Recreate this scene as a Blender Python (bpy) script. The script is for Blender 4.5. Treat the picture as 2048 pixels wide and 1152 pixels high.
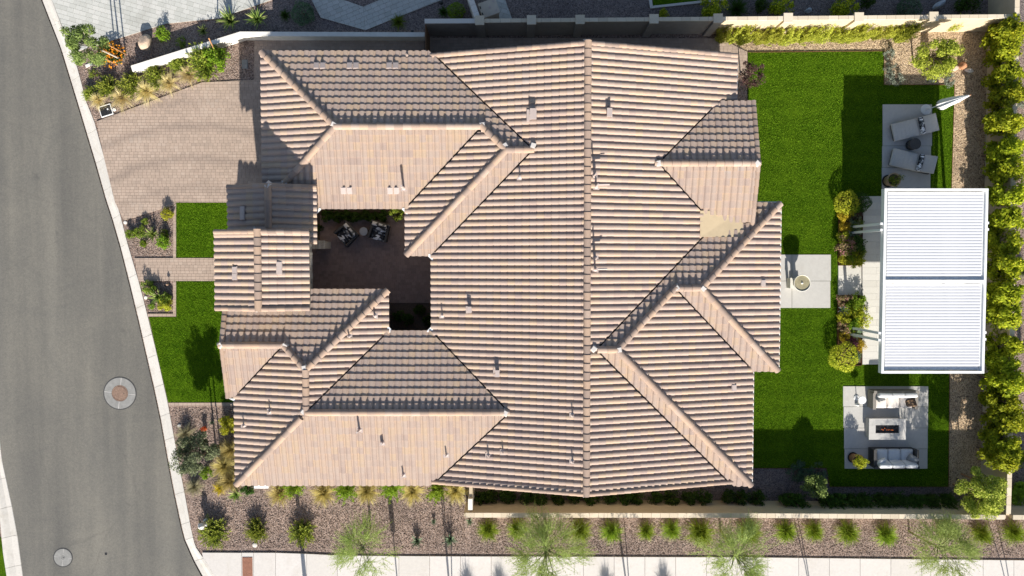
import bpy, bmesh, math, random
import numpy as np
from mathutils import Vector, Matrix

R = math.radians
# ------------------------------------------------------------------ camera, sky, sun, exposure
scene = bpy.context.scene
for o in list(bpy.data.objects):
    bpy.data.objects.remove(o)
COL = scene.collection
CAM_H = 32.0
F_PX = 1365.33                       # focal length in pixels of the 2048 px wide photograph
TILT = -math.atan(46.0 / F_PX)       # the drone looks almost straight down
cam_d = bpy.data.cameras.new('camera')
cam_d.sensor_width = 36.0
cam_d.lens = 36.0 * F_PX / 2048.0
cam_d.clip_end = 2000.0
cam = bpy.data.objects.new('camera', cam_d)
COL.objects.link(cam)
cam.location = (0, 0, CAM_H)
cam.rotation_euler = (TILT, 0, 0)
scene.camera = cam

SUN_COT, SUN_DX = 1.97, 0.085        # shadow length per metre, westward drift of the shadows
sun_vec = Vector((SUN_DX * SUN_COT, -SUN_COT, 1.0)).normalized()
SUN_EL = math.asin(sun_vec.z)
world = bpy.data.worlds.new('World')
scene.world = world
world.use_nodes = True
wn = world.node_tree.nodes
wl = world.node_tree.links
sky = wn.new('ShaderNodeTexSky')
sky.sky_type = 'NISHITA'
sky.sun_disc = False
sky.sun_elevation = SUN_EL
sky.sun_rotation = math.atan2(sun_vec.x, sun_vec.y)
sky.air_density = 1.0
sky.dust_density = 1.2
bg = wn['Background']
bg.inputs['Strength'].default_value = 0.082
wl.new(sky.outputs['Color'], bg.inputs['Color'])
sun_d = bpy.data.lights.new('sun', 'SUN')
sun_d.energy = 5.0
sun_d.angle = R(0.5)
sun_d.color = (1.0, 0.945, 0.86)
sun_o = bpy.data.objects.new('sun', sun_d)
COL.objects.link(sun_o)
sun_o.location = (10, -60, 40)
sun_o.rotation_euler = sun_vec.to_track_quat('Z', 'Y').to_euler()
vs = scene.view_settings
vs.view_transform = 'Standard'
vs.look = 'None'
vs.exposure = 0.86
vs.gamma = 1.0
vs.use_curve_mapping = False
scene.render.engine = 'CYCLES'

# ------------------------------------------------------------------ pixel -> world
_c, _s = math.cos(TILT), math.sin(TILT)
def P(px, py, z=0.0):
    x = (px - 1024.0) / F_PX
    y = (576.0 - py) / F_PX
    wy = y * _c + _s
    wz = y * _s - _c
    t = (CAM_H - z) / -wz
    return Vector((t * x, t * wy, z))
def G2(pts, z=0.0):
    return [tuple(P(a, b, z)[:2]) for a, b in pts]
PXM = F_PX / CAM_H                   # pixels per metre on the ground

# ------------------------------------------------------------------ materials
def new_mat(name):
    m = bpy.data.materials.new(name)
    m.use_nodes = True
    return m, m.node_tree.nodes, m.node_tree.links, m.node_tree.nodes['Principled BSDF']
def ramp(n, stops):
    r = n.new('ShaderNodeValToRGB')
    el = r.color_ramp.elements
    while len(el) < len(stops):
        el.new(0.5)
    for e, (p, c) in zip(el, stops):
        e.position = p
        e.color = (c[0], c[1], c[2], 1)
    return r
def coords(n, l, mode):
    if mode == 'world':
        g = n.new('ShaderNodeNewGeometry')
        return g.outputs['Position']
    t = n.new('ShaderNodeTexCoord')
    return t.outputs['Object']
def noise(n, l, co, scale, detail=4, rough=0.55, dist=0.0):
    t = n.new('ShaderNodeTexNoise')
    t.inputs['Scale'].default_value = scale
    t.inputs['Detail'].default_value = detail
    t.inputs['Roughness'].default_value = rough
    t.inputs['Distortion'].default_value = dist
    l.new(co, t.inputs['Vector'])
    return t.outputs['Fac']
def mix(n, l, fac, a, b, mode='MIX'):
    m = n.new('ShaderNodeMix')
    m.data_type = 'RGBA'
    m.blend_type = mode
    if isinstance(fac, (int, float)):
        m.inputs['Factor'].default_value = fac
    else:
        l.new(fac, m.inputs['Factor'])
    for s, v in (('A', a), ('B', b)):
        i = [k for k in m.inputs if k.name == s and k.type == 'RGBA'][0]
        if isinstance(v, tuple):
            i.default_value = (v[0], v[1], v[2], 1)
        else:
            l.new(v, i)
    return [k for k in m.outputs if k.type == 'RGBA'][0]
def math_n(n, l, op, a, b):
    m = n.new('ShaderNodeMath')
    m.operation = op
    for i, v in enumerate((a, b)):
        if isinstance(v, (int, float)):
            m.inputs[i].default_value = v
        else:
            l.new(v, m.inputs[i])
    return m.outputs[0]
def bump(n, l, b, height, strength=0.3, dist=0.02):
    k = n.new('ShaderNodeBump')
    k.inputs['Strength'].default_value = strength
    k.inputs['Distance'].default_value = dist
    l.new(height, k.inputs['Height'])
    l.new(k.outputs['Normal'], b.inputs['Normal'])
def rnd_value(n, l):
    a = n.new('ShaderNodeAttribute')
    a.attribute_name = 'rnd'
    oi = n.new('ShaderNodeObjectInfo')
    s = math_n(n, l, 'ADD', a.outputs['Fac'], oi.outputs['Random'])
    return math_n(n, l, 'FRACT', s, 0.0)

def plain(name, c, rough=0.7, var=0.12, scale=6.0, mode='object', bmp=0.0, bscale=60, metal=0.0, c2=None, detail=5):
    """a base colour with soft mottling and optional fine relief"""
    m, n, l, b = new_mat(name)
    co = coords(n, l, mode)
    f = noise(n, l, co, scale, detail, 0.6)
    lo = c2 if c2 else tuple(v * (1 - var) for v in c)
    hi = c if c2 else tuple(min(1, v * (1 + var)) for v in c)
    r = ramp(n, [(0.32, lo), (0.68, hi)])
    l.new(f, r.inputs['Fac'])
    l.new(r.outputs['Color'], b.inputs['Base Color'])
    b.inputs['Roughness'].default_value = rough
    b.inputs['Metallic'].default_value = metal
    if bmp:
        bump(n, l, b, noise(n, l, co, bscale, 3), bmp, 0.01)
    return m

def gravel_mat(name, cols, scale=26.0, rel=0.9, dirt=(0.2, 0.15, 0.11)):
    m, n, l, b = new_mat(name)
    co = coords(n, l, 'world')
    v = n.new('ShaderNodeTexVoronoi')
    v.inputs['Scale'].default_value = scale
    l.new(co, v.inputs['Vector'])
    sep = n.new('ShaderNodeSeparateColor')
    l.new(v.outputs['Color'], sep.inputs['Color'])
    r = ramp(n, [(i / (len(cols) - 1), c) for i, c in enumerate(cols)])
    l.new(sep.outputs[0], r.inputs['Fac'])
    big = noise(n, l, co, 0.55, 5, 0.65)
    rb = ramp(n, [(0.35, (0.80, 0.78, 0.78)), (0.65, (1.12, 1.08, 1.04))])
    l.new(big, rb.inputs['Fac'])
    col = mix(n, l, 1.0, r.outputs['Color'], rb.outputs['Color'], 'MULTIPLY')
    rd = ramp(n, [(0.30, (0, 0, 0)), (0.75, (1, 1, 1))])
    l.new(v.outputs['Distance'], rd.inputs['Fac'])
    fine = noise(n, l, co, 7.0, 4, 0.7)
    rf = ramp(n, [(0.50, (0, 0, 0)), (0.72, (0.55, 0.55, 0.55))])
    l.new(fine, rf.inputs['Fac'])
    col = mix(n, l, rf.outputs['Color'], col, dirt)
    l.new(col, b.inputs['Base Color'])
    b.inputs['Roughness'].default_value = 0.95
    inv = math_n(n, l, 'SUBTRACT', 1.0, v.outputs['Distance'])
    h = math_n(n, l, 'ADD', inv, math_n(n, l, 'MULTIPLY', sep.outputs[1], 1.2))
    h = math_n(n, l, 'ADD', h, math_n(n, l, 'MULTIPLY', fine, 1.0))
    bump(n, l, b, h, rel, 0.028)
    return m

def piece_mat(name, stops, rough=0.85, patch=0.0, grain=40, bmp=0.2, low=0.12, mode='world', stain=None, arcs=None):
    """colour per piece (attribute rnd + object random) with grain and weathering"""
    m, n, l, b = new_mat(name)
    co = coords(n, l, mode)
    v = rnd_value(n, l)
    if patch:
        pn = noise(n, l, co, 0.6, 3, 0.5)
        v = math_n(n, l, 'ADD', math_n(n, l, 'MULTIPLY', v, 1 - patch),
                   math_n(n, l, 'MULTIPLY', math_n(n, l, 'SUBTRACT', math_n(n, l, 'MULTIPLY', pn, 2.2), 0.6), patch))
    r = ramp(n, stops)
    l.new(v, r.inputs['Fac'])
    g = noise(n, l, co, grain, 4, 0.7)
    rg = ramp(n, [(0.3, (1 - low,) * 3), (0.7, (1 + low,) * 3)])
    l.new(g, rg.inputs['Fac'])
    col = mix(n, l, 1.0, r.outputs['Color'], rg.outputs['Color'], 'MULTIPLY')
    if stain:
        s = noise(n, l, co, stain[0], 5, 0.62, 0.6)
        rs = ramp(n, [(stain[1], (0, 0, 0)), (stain[1] + 0.22, (stain[3],) * 3)])
        l.new(s, rs.inputs['Fac'])
        col = mix(n, l, rs.outputs['Color'], col, stain[2])
    if arcs:
        cx_, cy_, radii, tone = arcs
        sx_ = n.new('ShaderNodeSeparateXYZ'); l.new(co, sx_.inputs[0])
        dx_ = math_n(n, l, 'SUBTRACT', sx_.outputs[0], cx_); dy_ = math_n(n, l, 'SUBTRACT', sx_.outputs[1], cy_)
        dist = math_n(n, l, 'SQRT', math_n(n, l, 'ADD', math_n(n, l, 'MULTIPLY', dx_, dx_), math_n(n, l, 'MULTIPLY', dy_, dy_)), 0.0)
        wn_ = noise(n, l, co, 0.9, 4, 0.6)
        dist = math_n(n, l, 'ADD', dist, math_n(n, l, 'MULTIPLY', wn_, 0.35))
        tot = None
        for r_, w_, k_ in radii:
            e_ = math_n(n, l, 'DIVIDE', math_n(n, l, 'ABSOLUTE', math_n(n, l, 'SUBTRACT', dist, r_), 0.0), w_)
            e_ = math_n(n, l, 'MULTIPLY', math_n(n, l, 'MAXIMUM', math_n(n, l, 'SUBTRACT', 1.0, e_), 0.0), k_)
            tot = e_ if tot is None else math_n(n, l, 'ADD', tot, e_)
        tot = math_n(n, l, 'MULTIPLY', tot, math_n(n, l, 'ADD', wn_, 0.35))
        col = mix(n, l, tot, col, tone)
    l.new(col, b.inputs['Base Color'])
    b.inputs['Roughness'].default_value = rough
    if bmp:
        bump(n, l, b, g, bmp, 0.006)
    return m

def leaf_mat(name, dark, light, trans=0.35, tip=None):
    m, n, l, b = new_mat(name)
    a = n.new('ShaderNodeAttribute')
    a.attribute_name = 'rnd'
    oi = n.new('ShaderNodeObjectInfo')
    r = ramp(n, [(0.0, dark), (0.72, light)] + ([(0.97, tip)] if tip else []))
    l.new(a.outputs['Fac'], r.inputs['Fac'])
    hs = n.new('ShaderNodeHueSaturation')
    l.new(r.outputs['Color'], hs.inputs['Color'])
    l.new(math_n(n, l, 'ADD', math_n(n, l, 'MULTIPLY', oi.outputs['Random'], 0.018), 0.484), hs.inputs['Hue'])
    l.new(math_n(n, l, 'ADD', math_n(n, l, 'MULTIPLY', oi.outputs['Random'], 0.35), 0.82), hs.inputs['Value'])
    l.new(hs.outputs['Color'], b.inputs['Base Color'])
    b.inputs['Roughness'].default_value = 0.6
    b.inputs['Specular IOR Level'].default_value = 0.15
    t = n.new('ShaderNodeBsdfTranslucent')
    l.new(hs.outputs['Color'], t.inputs['Color'])
    ms = n.new('ShaderNodeMixShader')
    ms.inputs['Fac'].default_value = trans
    l.new(b.outputs['BSDF'], ms.inputs[1])
    l.new(t.outputs['BSDF'], ms.inputs[2])
    l.new(ms.outputs['Shader'], n['Material Output'].inputs['Surface'])
    return m

def turf_mat():
    m, n, l, b = new_mat('turf')
    co = coords(n, l, 'world')
    f = noise(n, l, co, 15, 6, 0.85)
    r = ramp(n, [(0.30, (0.018, 0.044, 0.003)), (0.50, (0.054, 0.116, 0.005)), (0.70, (0.118, 0.21, 0.012))])
    l.new(f, r.inputs['Fac'])
    big = noise(n, l, co, 0.9, 5, 0.7, 0.4)
    rb = ramp(n, [(0.3, (0.60, 0.70, 0.55)), (0.7, (1.35, 1.2, 1.05))])
    l.new(big, rb.inputs['Fac'])
    c = mix(n, l, 1.0, r.outputs['Color'], rb.outputs['Color'], 'MULTIPLY')
    # mat rolls leave faint lanes
    w = n.new('ShaderNodeTexWave')
    w.inputs['Scale'].default_value = 0.42
    w.inputs['Distortion'].default_value = 1.2
    w.inputs['Detail'].default_value = 2
    w.bands_direction = 'Y'
    l.new(co, w.inputs['Vector'])
    rw = ramp(n, [(0.0, (0.88, 0.9, 0.88)), (1.0, (1.07, 1.05, 1.05))])
    l.new(w.outputs['Fac'], rw.inputs['Fac'])
    c = mix(n, l, 1.0, c, rw.outputs['Color'], 'MULTIPLY')
    l.new(c, b.inputs['Base Color'])
    b.inputs['Roughness'].default_value = 1.0
    b.inputs['Specular IOR Level'].default_value = 0.03
    bump(n, l, b, f, 0.8, 0.03)
    return m

def asphalt_mat():
    m, n, l, b = new_mat('asphalt')
    co = coords(n, l, 'world')
    f = noise(n, l, co, 34, 5, 0.8)
    r = ramp(n, [(0.25, (0.100, 0.096, 0.086)), (0.75, (0.188, 0.181, 0.161))])
    l.new(f, r.inputs['Fac'])
    # wheel tracks run along the road: stretch the noise along it
    mp = n.new('ShaderNodeMapping')
    mp.inputs['Rotation'].default_value = (0, 0, R(-14))
    mp.inputs['Scale'].default_value = (0.85, 0.055, 1)
    l.new(co, mp.inputs['Vector'])
    t = noise(n, l, mp.outputs['Vector'], 1.0, 4, 0.55)
    rt = ramp(n, [(0.32, (0.78, 0.78, 0.80)), (0.66, (1.2, 1.18, 1.15))])
    l.new(t, rt.inputs['Fac'])
    c = mix(n, l, 1.0, r.outputs['Color'], rt.outputs['Color'], 'MULTIPLY')
    big = noise(n, l, co, 0.25, 6, 0.7, 0.8)
    rb = ramp(n, [(0.35, (0.88, 0.88, 0.88)), (0.7, (1.1, 1.08, 1.04))])
    l.new(big, rb.inputs['Fac'])
    c = mix(n, l, 1.0, c, rb.outputs['Color'], 'MULTIPLY')
    gr = noise(n, l, co, 13.0, 3, 0.8)
    rg_ = ramp(n, [(0.32, (0.84, 0.84, 0.86)), (0.68, (1.15, 1.15, 1.12))])
    l.new(gr, rg_.inputs['Fac'])
    c = mix(n, l, 1.0, c, rg_.outputs['Color'], 'MULTIPLY')
    # pale scuffs
    sc = noise(n, l, co, 2.6, 6, 0.75, 1.5)
    rs = ramp(n, [(0.69, (0, 0, 0)), (0.78, (0.45, 0.45, 0.45))])
    l.new(sc, rs.inputs['Fac'])
    c = mix(n, l, rs.outputs['Color'], c, (0.30, 0.28, 0.25))
    # hairline cracks
    vc = n.new('ShaderNodeTexVoronoi'); vc.feature = 'DISTANCE_TO_EDGE'
    vc.inputs['Scale'].default_value = 0.16
    wob = n.new('ShaderNodeTexNoise'); wob.inputs['Scale'].default_value = 1.4; wob.inputs['Detail'].default_value = 6
    l.new(co, wob.inputs['Vector'])
    cw = mix(n, l, 0.16, co, wob.outputs['Color'], 'ADD')
    l.new(cw, vc.inputs['Vector'])
    rc = ramp(n, [(0.0, (0.25, 0.25, 0.25)), (0.005, (0, 0, 0))])
    l.new(vc.outputs['Distance'], rc.inputs['Fac'])
    c = mix(n, l, rc.outputs['Color'], c, (0.09, 0.085, 0.075))
    # a few dark oil spots
    so = noise(n, l, co, 1.1, 3, 0.5, 0.3)
    ro = ramp(n, [(0.22, (0.5, 0.5, 0.5)), (0.30, (0, 0, 0))])
    l.new(so, ro.inputs['Fac'])
    c = mix(n, l, ro.outputs['Color'], c, (0.07, 0.068, 0.065))
    l.new(c, b.inputs['Base Color'])
    b.inputs['Roughness'].default_value = 0.9
    bump(n, l, b, f, 0.35, 0.01)
    return m

def stripe_mat(name, c1, c2, scale, direction='X', rough=0.85):
    m, n, l, b = new_mat(name)
    co = coords(n, l, 'object')
    w = n.new('ShaderNodeTexWave')
    w.inputs['Scale'].default_value = scale
    w.inputs['Distortion'].default_value = 0.4
    w.bands_direction = direction
    l.new(co, w.inputs['Vector'])
    r = ramp(n, [(0.4, c1), (0.6, c2)])
    l.new(w.outputs['Fac'], r.inputs['Fac'])
    l.new(r.outputs['Color'], b.inputs['Base Color'])
    b.inputs['Roughness'].default_value = rough
    return m

def leaf_print_mat(name, scale=5.5, tones=None):
    """black, grey and white brushed-leaf print"""
    m, n, l, b = new_mat(name)
    co = coords(n, l, 'object')
    mp = n.new('ShaderNodeMapping')
    mp.inputs['Rotation'].default_value = (0.4, 0.3, 0.9)
    mp.inputs['Scale'].default_value = (1, 2.1, 1)
    l.new(co, mp.inputs['Vector'])
    v = n.new('ShaderNodeTexVoronoi')
    v.inputs['Scale'].default_value = scale
    l.new(mp.outputs['Vector'], v.inputs['Vector'])
    sep = n.new('ShaderNodeSeparateColor')
    l.new(v.outputs['Color'], sep.inputs['Color'])
    tones = tones or [(0.02, 0.022, 0.028), (0.10, 0.11, 0.12), (0.42, 0.43, 0.45), (0.75, 0.75, 0.76)]
    r = ramp(n, [(0.0, tones[0]), (0.42, tones[1]), (0.60, tones[2]), (0.76, tones[3])])
    r.color_ramp.interpolation = 'CONSTANT'
    l.new(sep.outputs[0], r.inputs['Fac'])
    l.new(r.outputs['Color'], b.inputs['Base Color'])
    b.inputs['Roughness'].default_value = 0.9
    return m

def emit_mat(name, c, s):
    m, n, l, b = new_mat(name)
    b.inputs['Base Color'].default_value = (c[0], c[1], c[2], 1)
    b.inputs['Emission Color'].default_value = (c[0], c[1], c[2], 1)
    b.inputs['Emission Strength'].default_value = s
    return m

M = {}
M['ground'] = gravel_mat('desert_ground', [(0.20, 0.15, 0.12), (0.30, 0.24, 0.2), (0.38, 0.31, 0.26)], 14)
M['gravel'] = gravel_mat('crushed_granite', [(0.069, 0.050, 0.041), (0.194, 0.139, 0.116), (0.283, 0.206, 0.164), (0.389, 0.306, 0.264), (0.154, 0.113, 0.096)], 24, 0.65, (0.235, 0.167, 0.128))
M['gravel_gold'] = gravel_mat('golden_granite', [(0.13, 0.09, 0.06), (0.36, 0.27, 0.175), (0.54, 0.41, 0.26), (0.64, 0.51, 0.35), (0.30, 0.21, 0.14)], 22, 0.65, (0.34, 0.24, 0.15))
M['gravel_shade'] = gravel_mat('shade_toned_granite', [(0.08, 0.065, 0.06), (0.17, 0.14, 0.135), (0.22, 0.18, 0.17), (0.29, 0.24, 0.23)], 24, 0.9, (0.15, 0.12, 0.11))  # dark copy of the gravel, house and wall shade put into its colour
M['asphalt'] = asphalt_mat()
M['turf'] = turf_mat()
M['blade'] = leaf_mat('turf_blade', (0.055, 0.135, 0.004), (0.27, 0.48, 0.026), 0.3)
M['concrete'] = piece_mat('concrete', [(0, (0.547, 0.513, 0.477)), (1, (0.606, 0.572, 0.542))], 0.9, 0.3, 9, 0.08, 0.06, stain=(1.3, 0.56, (0.451, 0.404, 0.346), 0.5))
M['kerb'] = piece_mat('kerb_concrete', [(0, (0.520, 0.493, 0.448)), (1, (0.624, 0.588, 0.538))], 0.9, 0.3, 11, 0.1, 0.08, stain=(1.8, 0.55, (0.40, 0.36, 0.30), 0.6))
M['patio'] = piece_mat('patio_concrete', [(0, (0.437, 0.428, 0.400)), (1, (0.484, 0.465, 0.437))], 0.85, 0.3, 8, 0.05, 0.06, stain=(1.6, 0.57, (0.372, 0.344, 0.307), 0.5))
M['deck'] = piece_mat('porcelain_plank', [(0, (0.54, 0.52, 0.47)), (1, (0.61, 0.59, 0.54))], 0.6, 0.0, 14, 0.03, 0.05)
M['joint'] = plain('joint_sand', (0.27, 0.22, 0.185), 0.95, 0.2, 30, 'world')
M['paver'] = piece_mat('driveway_paver', [(0.0, (0.329, 0.255, 0.205)), (0.3, (0.377, 0.290, 0.229)), (0.6, (0.412, 0.314, 0.248)), (0.85, (0.431, 0.337, 0.269)), (1.0, (0.389, 0.311, 0.254))], 0.9, 0.35, 45, 0.2, 0.07, stain=(0.42, 0.50, (0.257, 0.193, 0.155), 0.5), arcs=(P(400, 693).x, P(400, 693).y, ((10.45, 0.32, 0.5), (8.95, 0.32, 0.5), (11.6, 0.25, 0.25), (7.6, 0.3, 0.3)), (0.20, 0.155, 0.13)))
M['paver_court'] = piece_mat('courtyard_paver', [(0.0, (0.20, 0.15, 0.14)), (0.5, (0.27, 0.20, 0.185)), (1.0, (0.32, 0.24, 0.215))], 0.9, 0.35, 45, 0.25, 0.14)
M['paver_grey'] = piece_mat('grey_paver', [(0.0, (0.396, 0.396, 0.363)), (0.5, (0.473, 0.473, 0.440)), (1.0, (0.539, 0.528, 0.495))], 0.9, 0.35, 45, 0.25, 0.1, stain=(0.5, 0.55, (0.30, 0.29, 0.26), 0.4))
M['tile'] = piece_mat('roof_tile', [(0.0, (0.318, 0.241, 0.208)), (0.20, (0.369, 0.279, 0.232)), (0.42, (0.399, 0.308, 0.253)), (0.62, (0.409, 0.303, 0.237)), (0.82, (0.434, 0.320, 0.226)), (0.93, (0.394, 0.307, 0.256)), (1.0, (0.379, 0.315, 0.278))], 0.9, 0.30, 26, 0.15, 0.09, stain=(1.6, 0.57, (0.303, 0.222, 0.185), 0.4))
M['cap_tile'] = piece_mat('ridge_cap_tile', [(0.0, (0.244, 0.185, 0.153)), (0.35, (0.325, 0.237, 0.187)), (0.7, (0.390, 0.273, 0.195)), (1.0, (0.366, 0.289, 0.245))], 0.9, 0.2, 26, 0.15, 0.09)
M['mortar'] = plain('pale_mortar', (0.523, 0.491, 0.464), 0.9, 0.1, 12)
M['underlay'] = plain('roof_underlayment', (0.045, 0.04, 0.038), 0.95, 0.2, 10)
M['stucco'] = plain('stucco', (0.396, 0.333, 0.252), 0.95, 0.06, 3, 'world', 0.25, 80)
M['wall_tan'] = plain('block_wall_tan', (0.50, 0.41, 0.28), 0.95, 0.07, 3, 'world', 0.3, 60)
M['wall_grey'] = plain('block_wall_grey', (0.30, 0.265, 0.235), 0.95, 0.08, 3, 'world', 0.3, 60)
M['wall_cap'] = piece_mat('wall_cap', [(0, (0.52, 0.44, 0.33)), (0.5, (0.60, 0.51, 0.38)), (1, (0.66, 0.57, 0.44))], 0.9, 0.2, 30, 0.2, 0.1)
M['cap_pale'] = piece_mat('pale_cap', [(0, (0.58, 0.55, 0.50)), (1, (0.68, 0.65, 0.60))], 0.9, 0.2, 30, 0.2, 0.1)
M['white_wall'] = plain('white_stucco', (0.72, 0.69, 0.63), 0.9, 0.06, 3, 'world', 0.2, 60)
M['white_metal'] = plain('white_powder_coat', (0.80, 0.80, 0.79), 0.35, 0.02, 2)
M['slat'] = plain('white_louvre', (0.595, 0.599, 0.623), 0.4, 0.02, 2)
M['grey_metal'] = plain('grey_aluminium', (0.32, 0.33, 0.35), 0.4, 0.04, 2, metal=0.3)
M['flash'] = plain('galvanised_flashing', (0.66, 0.67, 0.68), 0.45, 0.12, 9)
M['vent'] = plain('painted_vent', (0.447, 0.370, 0.336), 0.6, 0.06, 6)
M['membrane'] = plain('tan_membrane', (0.55, 0.43, 0.27), 0.8, 0.05, 4)
M['black'] = plain('black_plastic', (0.018, 0.018, 0.02), 0.5, 0.2, 8)
M['dark_wicker'] = stripe_mat('charcoal_wicker', (0.03, 0.03, 0.033), (0.075, 0.072, 0.07), 22)
M['grey_wicker'] = stripe_mat('grey_wicker', (0.10, 0.09, 0.078), (0.34, 0.31, 0.27), 9, 'Y')
M['iron'] = plain('rusty_iron', (0.213, 0.138, 0.100), 0.75, 0.25, 14, bmp=0.3, bscale=40)
M['old_concrete'] = plain('grey_collar_concrete', (0.240, 0.236, 0.224), 0.95, 0.14, 5, bmp=0.2, bscale=40)
M['tar'] = plain('tar_seal', (0.05, 0.05, 0.05), 0.9, 0.3, 14)
M['tactile'] = plain('brick_red_plate', (0.26, 0.115, 0.07), 0.8, 0.18, 12)
M['cushion_grey'] = plain('grey_canvas', (0.487, 0.463, 0.427), 0.95, 0.05, 10)
M['cushion_blue'] = plain('pale_grey_canvas', (0.55, 0.56, 0.57), 0.95, 0.05, 10)
M['cushion_white'] = plain('white_canvas', (0.78, 0.76, 0.73), 0.95, 0.04, 10)
M['cushion_cream'] = plain('cream_canvas', (0.62, 0.57, 0.52), 0.95, 0.06, 8)
M['lounge_stripe'] = stripe_mat('grey_ribbed_canvas', (0.43, 0.42, 0.40), (0.50, 0.49, 0.47), 5.0, 'X')
M['print'] = leaf_print_mat('leaf_print')
M['print_small'] = leaf_print_mat('small_leaf_print', 9)
M['print_brown'] = leaf_print_mat('brown_print', 11, [(0.02, 0.015, 0.012), (0.07, 0.04, 0.025), (0.25, 0.16, 0.09), (0.06, 0.04, 0.03)])
M['pillow_stripe'] = stripe_mat('striped_canvas', (0.14, 0.14, 0.14), (0.46, 0.45, 0.43), 13, 'X')
M['umbrella'] = plain('white_sunshade_cloth', (0.80, 0.79, 0.80), 0.85, 0.04, 6)
M['terracotta'] = plain('terracotta', (0.42, 0.20, 0.10), 0.85, 0.15, 8)
M['sandpot'] = plain('sand_glazed_pot', (0.42, 0.30, 0.19), 0.7, 0.15, 8)
M['soil'] = plain('potting_soil', (0.10, 0.075, 0.06), 1.0, 0.3, 20)
M['bark'] = plain('bark', (0.16, 0.11, 0.075), 0.95, 0.3, 20)
M['bark_pale'] = plain('pale_bark', (0.48, 0.42, 0.34), 0.9, 0.2, 16)
M['bark_green'] = plain('green_bark', (0.20, 0.22, 0.08), 0.85, 0.2, 16)
M['stake'] = plain('lodgepole_stake', (0.38, 0.19, 0.08), 0.9, 0.2, 12)
M['wood'] = plain('cedar_plank', (0.20, 0.10, 0.045), 0.85, 0.25, 7)
M['corten'] = plain('corten_steel', (0.15, 0.06, 0.03), 0.85, 0.3, 10)
M['rock_tan'] = plain('tan_boulder', (0.52, 0.40, 0.30), 0.95, 0.2, 3, c2=(0.38, 0.28, 0.21), bmp=0.5, bscale=18)
M['rock_grey'] = plain('slate_boulder', (0.34, 0.37, 0.40), 0.95, 0.25, 4, bmp=0.5, bscale=18)
M['stone'] = piece_mat('ledge_stone', [(0, (0.30, 0.27, 0.22)), (0.5, (0.45, 0.41, 0.34)), (1, (0.55, 0.51, 0.44))], 0.95, 0, 20, 0.4, 0.2)
M['lava'] = plain('lava_rock', (0.02, 0.02, 0.022), 0.9, 0.4, 30)
M['flame'] = emit_mat('flame', (1.0, 0.25, 0.05), 0.22)
M['box_beige'] = plain('beige_enclosure', (0.48, 0.42, 0.34), 0.6, 0.06, 5)
M['bowl'] = plain('cast_stone', (0.60, 0.58, 0.52), 0.8, 0.06, 6)
M['water_bowl'] = plain('still_water', (0.30, 0.27, 0.17), 0.15, 0.2, 7)
M['mulch'] = plain('brown_mulch', (0.10, 0.055, 0.032), 1.0, 0.35, 22, 'world', 0.6, 40)

# foliage
LF = {}
def LFm(k, *a, **kw):
    LF[k] = leaf_mat('leaf_' + k, *a, **kw)
LFm('hedge', (0.09, 0.15, 0.010), (0.43, 0.50, 0.026), 0.48, tip=(0.72, 0.70, 0.05))  # bright tip tone stands in for sun on the upper leaves
LFm('deep', (0.015, 0.040, 0.007), (0.062, 0.131, 0.018), 0.3)
LFm('fern', (0.13, 0.17, 0.014), (0.46, 0.50, 0.07), 0.45)
LFm('bottle', (0.051, 0.102, 0.010), (0.193, 0.285, 0.031), 0.32, tip=(0.405, 0.442, 0.068))
LFm('lime', (0.083, 0.172, 0.011), (0.254, 0.397, 0.030), 0.42)
LFm('gold', (0.46, 0.38, 0.16), (0.82, 0.72, 0.36), 0.32, tip=(0.85, 0.78, 0.48))
LFm('olive_grass', (0.28, 0.24, 0.075), (0.60, 0.52, 0.19), 0.32, tip=(0.74, 0.66, 0.30))
LFm('rush', (0.06, 0.11, 0.008), (0.23, 0.35, 0.03), 0.38, tip=(0.40, 0.48, 0.07))
LFm('palo', (0.192, 0.275, 0.058), (0.448, 0.568, 0.180), 0.45)
LFm('grey', (0.075, 0.10, 0.055), (0.24, 0.29, 0.15), 0.3)
LFm('silver', (0.132, 0.160, 0.116), (0.374, 0.418, 0.330), 0.3)
LFm('sage', (0.035, 0.069, 0.040), (0.125, 0.200, 0.106), 0.3)
LFm('ash', (0.08, 0.13, 0.03), (0.27, 0.36, 0.10), 0.38)
LFm('corner', (0.14, 0.20, 0.022), (0.45, 0.54, 0.08), 0.45, tip=(0.62, 0.64, 0.14))
LFm('yellow', (0.192, 0.240, 0.014), (0.552, 0.576, 0.048), 0.4)
LFm('golden', (0.30, 0.25, 0.015), (0.62, 0.50, 0.04), 0.4)
LFm('plum', (0.055, 0.028, 0.026), (0.160, 0.085, 0.075), 0.3, tip=(0.120, 0.150, 0.060))
LFm('purple', (0.030, 0.010, 0.018), (0.100, 0.032, 0.050), 0.3)
LFm('rose', (0.138, 0.151, 0.055), (0.413, 0.344, 0.138), 0.35, tip=(0.688, 0.220, 0.330))
LFm('orange', (0.550, 0.170, 0.010), (0.750, 0.320, 0.020), 0.3)
LFm('red', (0.420, 0.070, 0.020), (0.600, 0.160, 0.050), 0.3)
LFm('agave', (0.072, 0.120, 0.072), (0.240, 0.324, 0.204), 0.15)
LFm('agave_lime', (0.075, 0.150, 0.025), (0.275, 0.375, 0.088), 0.2, tip=(0.525, 0.525, 0.200))
LFm('agave_blue', (0.140, 0.190, 0.190), (0.300, 0.370, 0.370), 0.1)
LFm('straw', (0.260, 0.240, 0.130), (0.460, 0.440, 0.260), 0.3)

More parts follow.
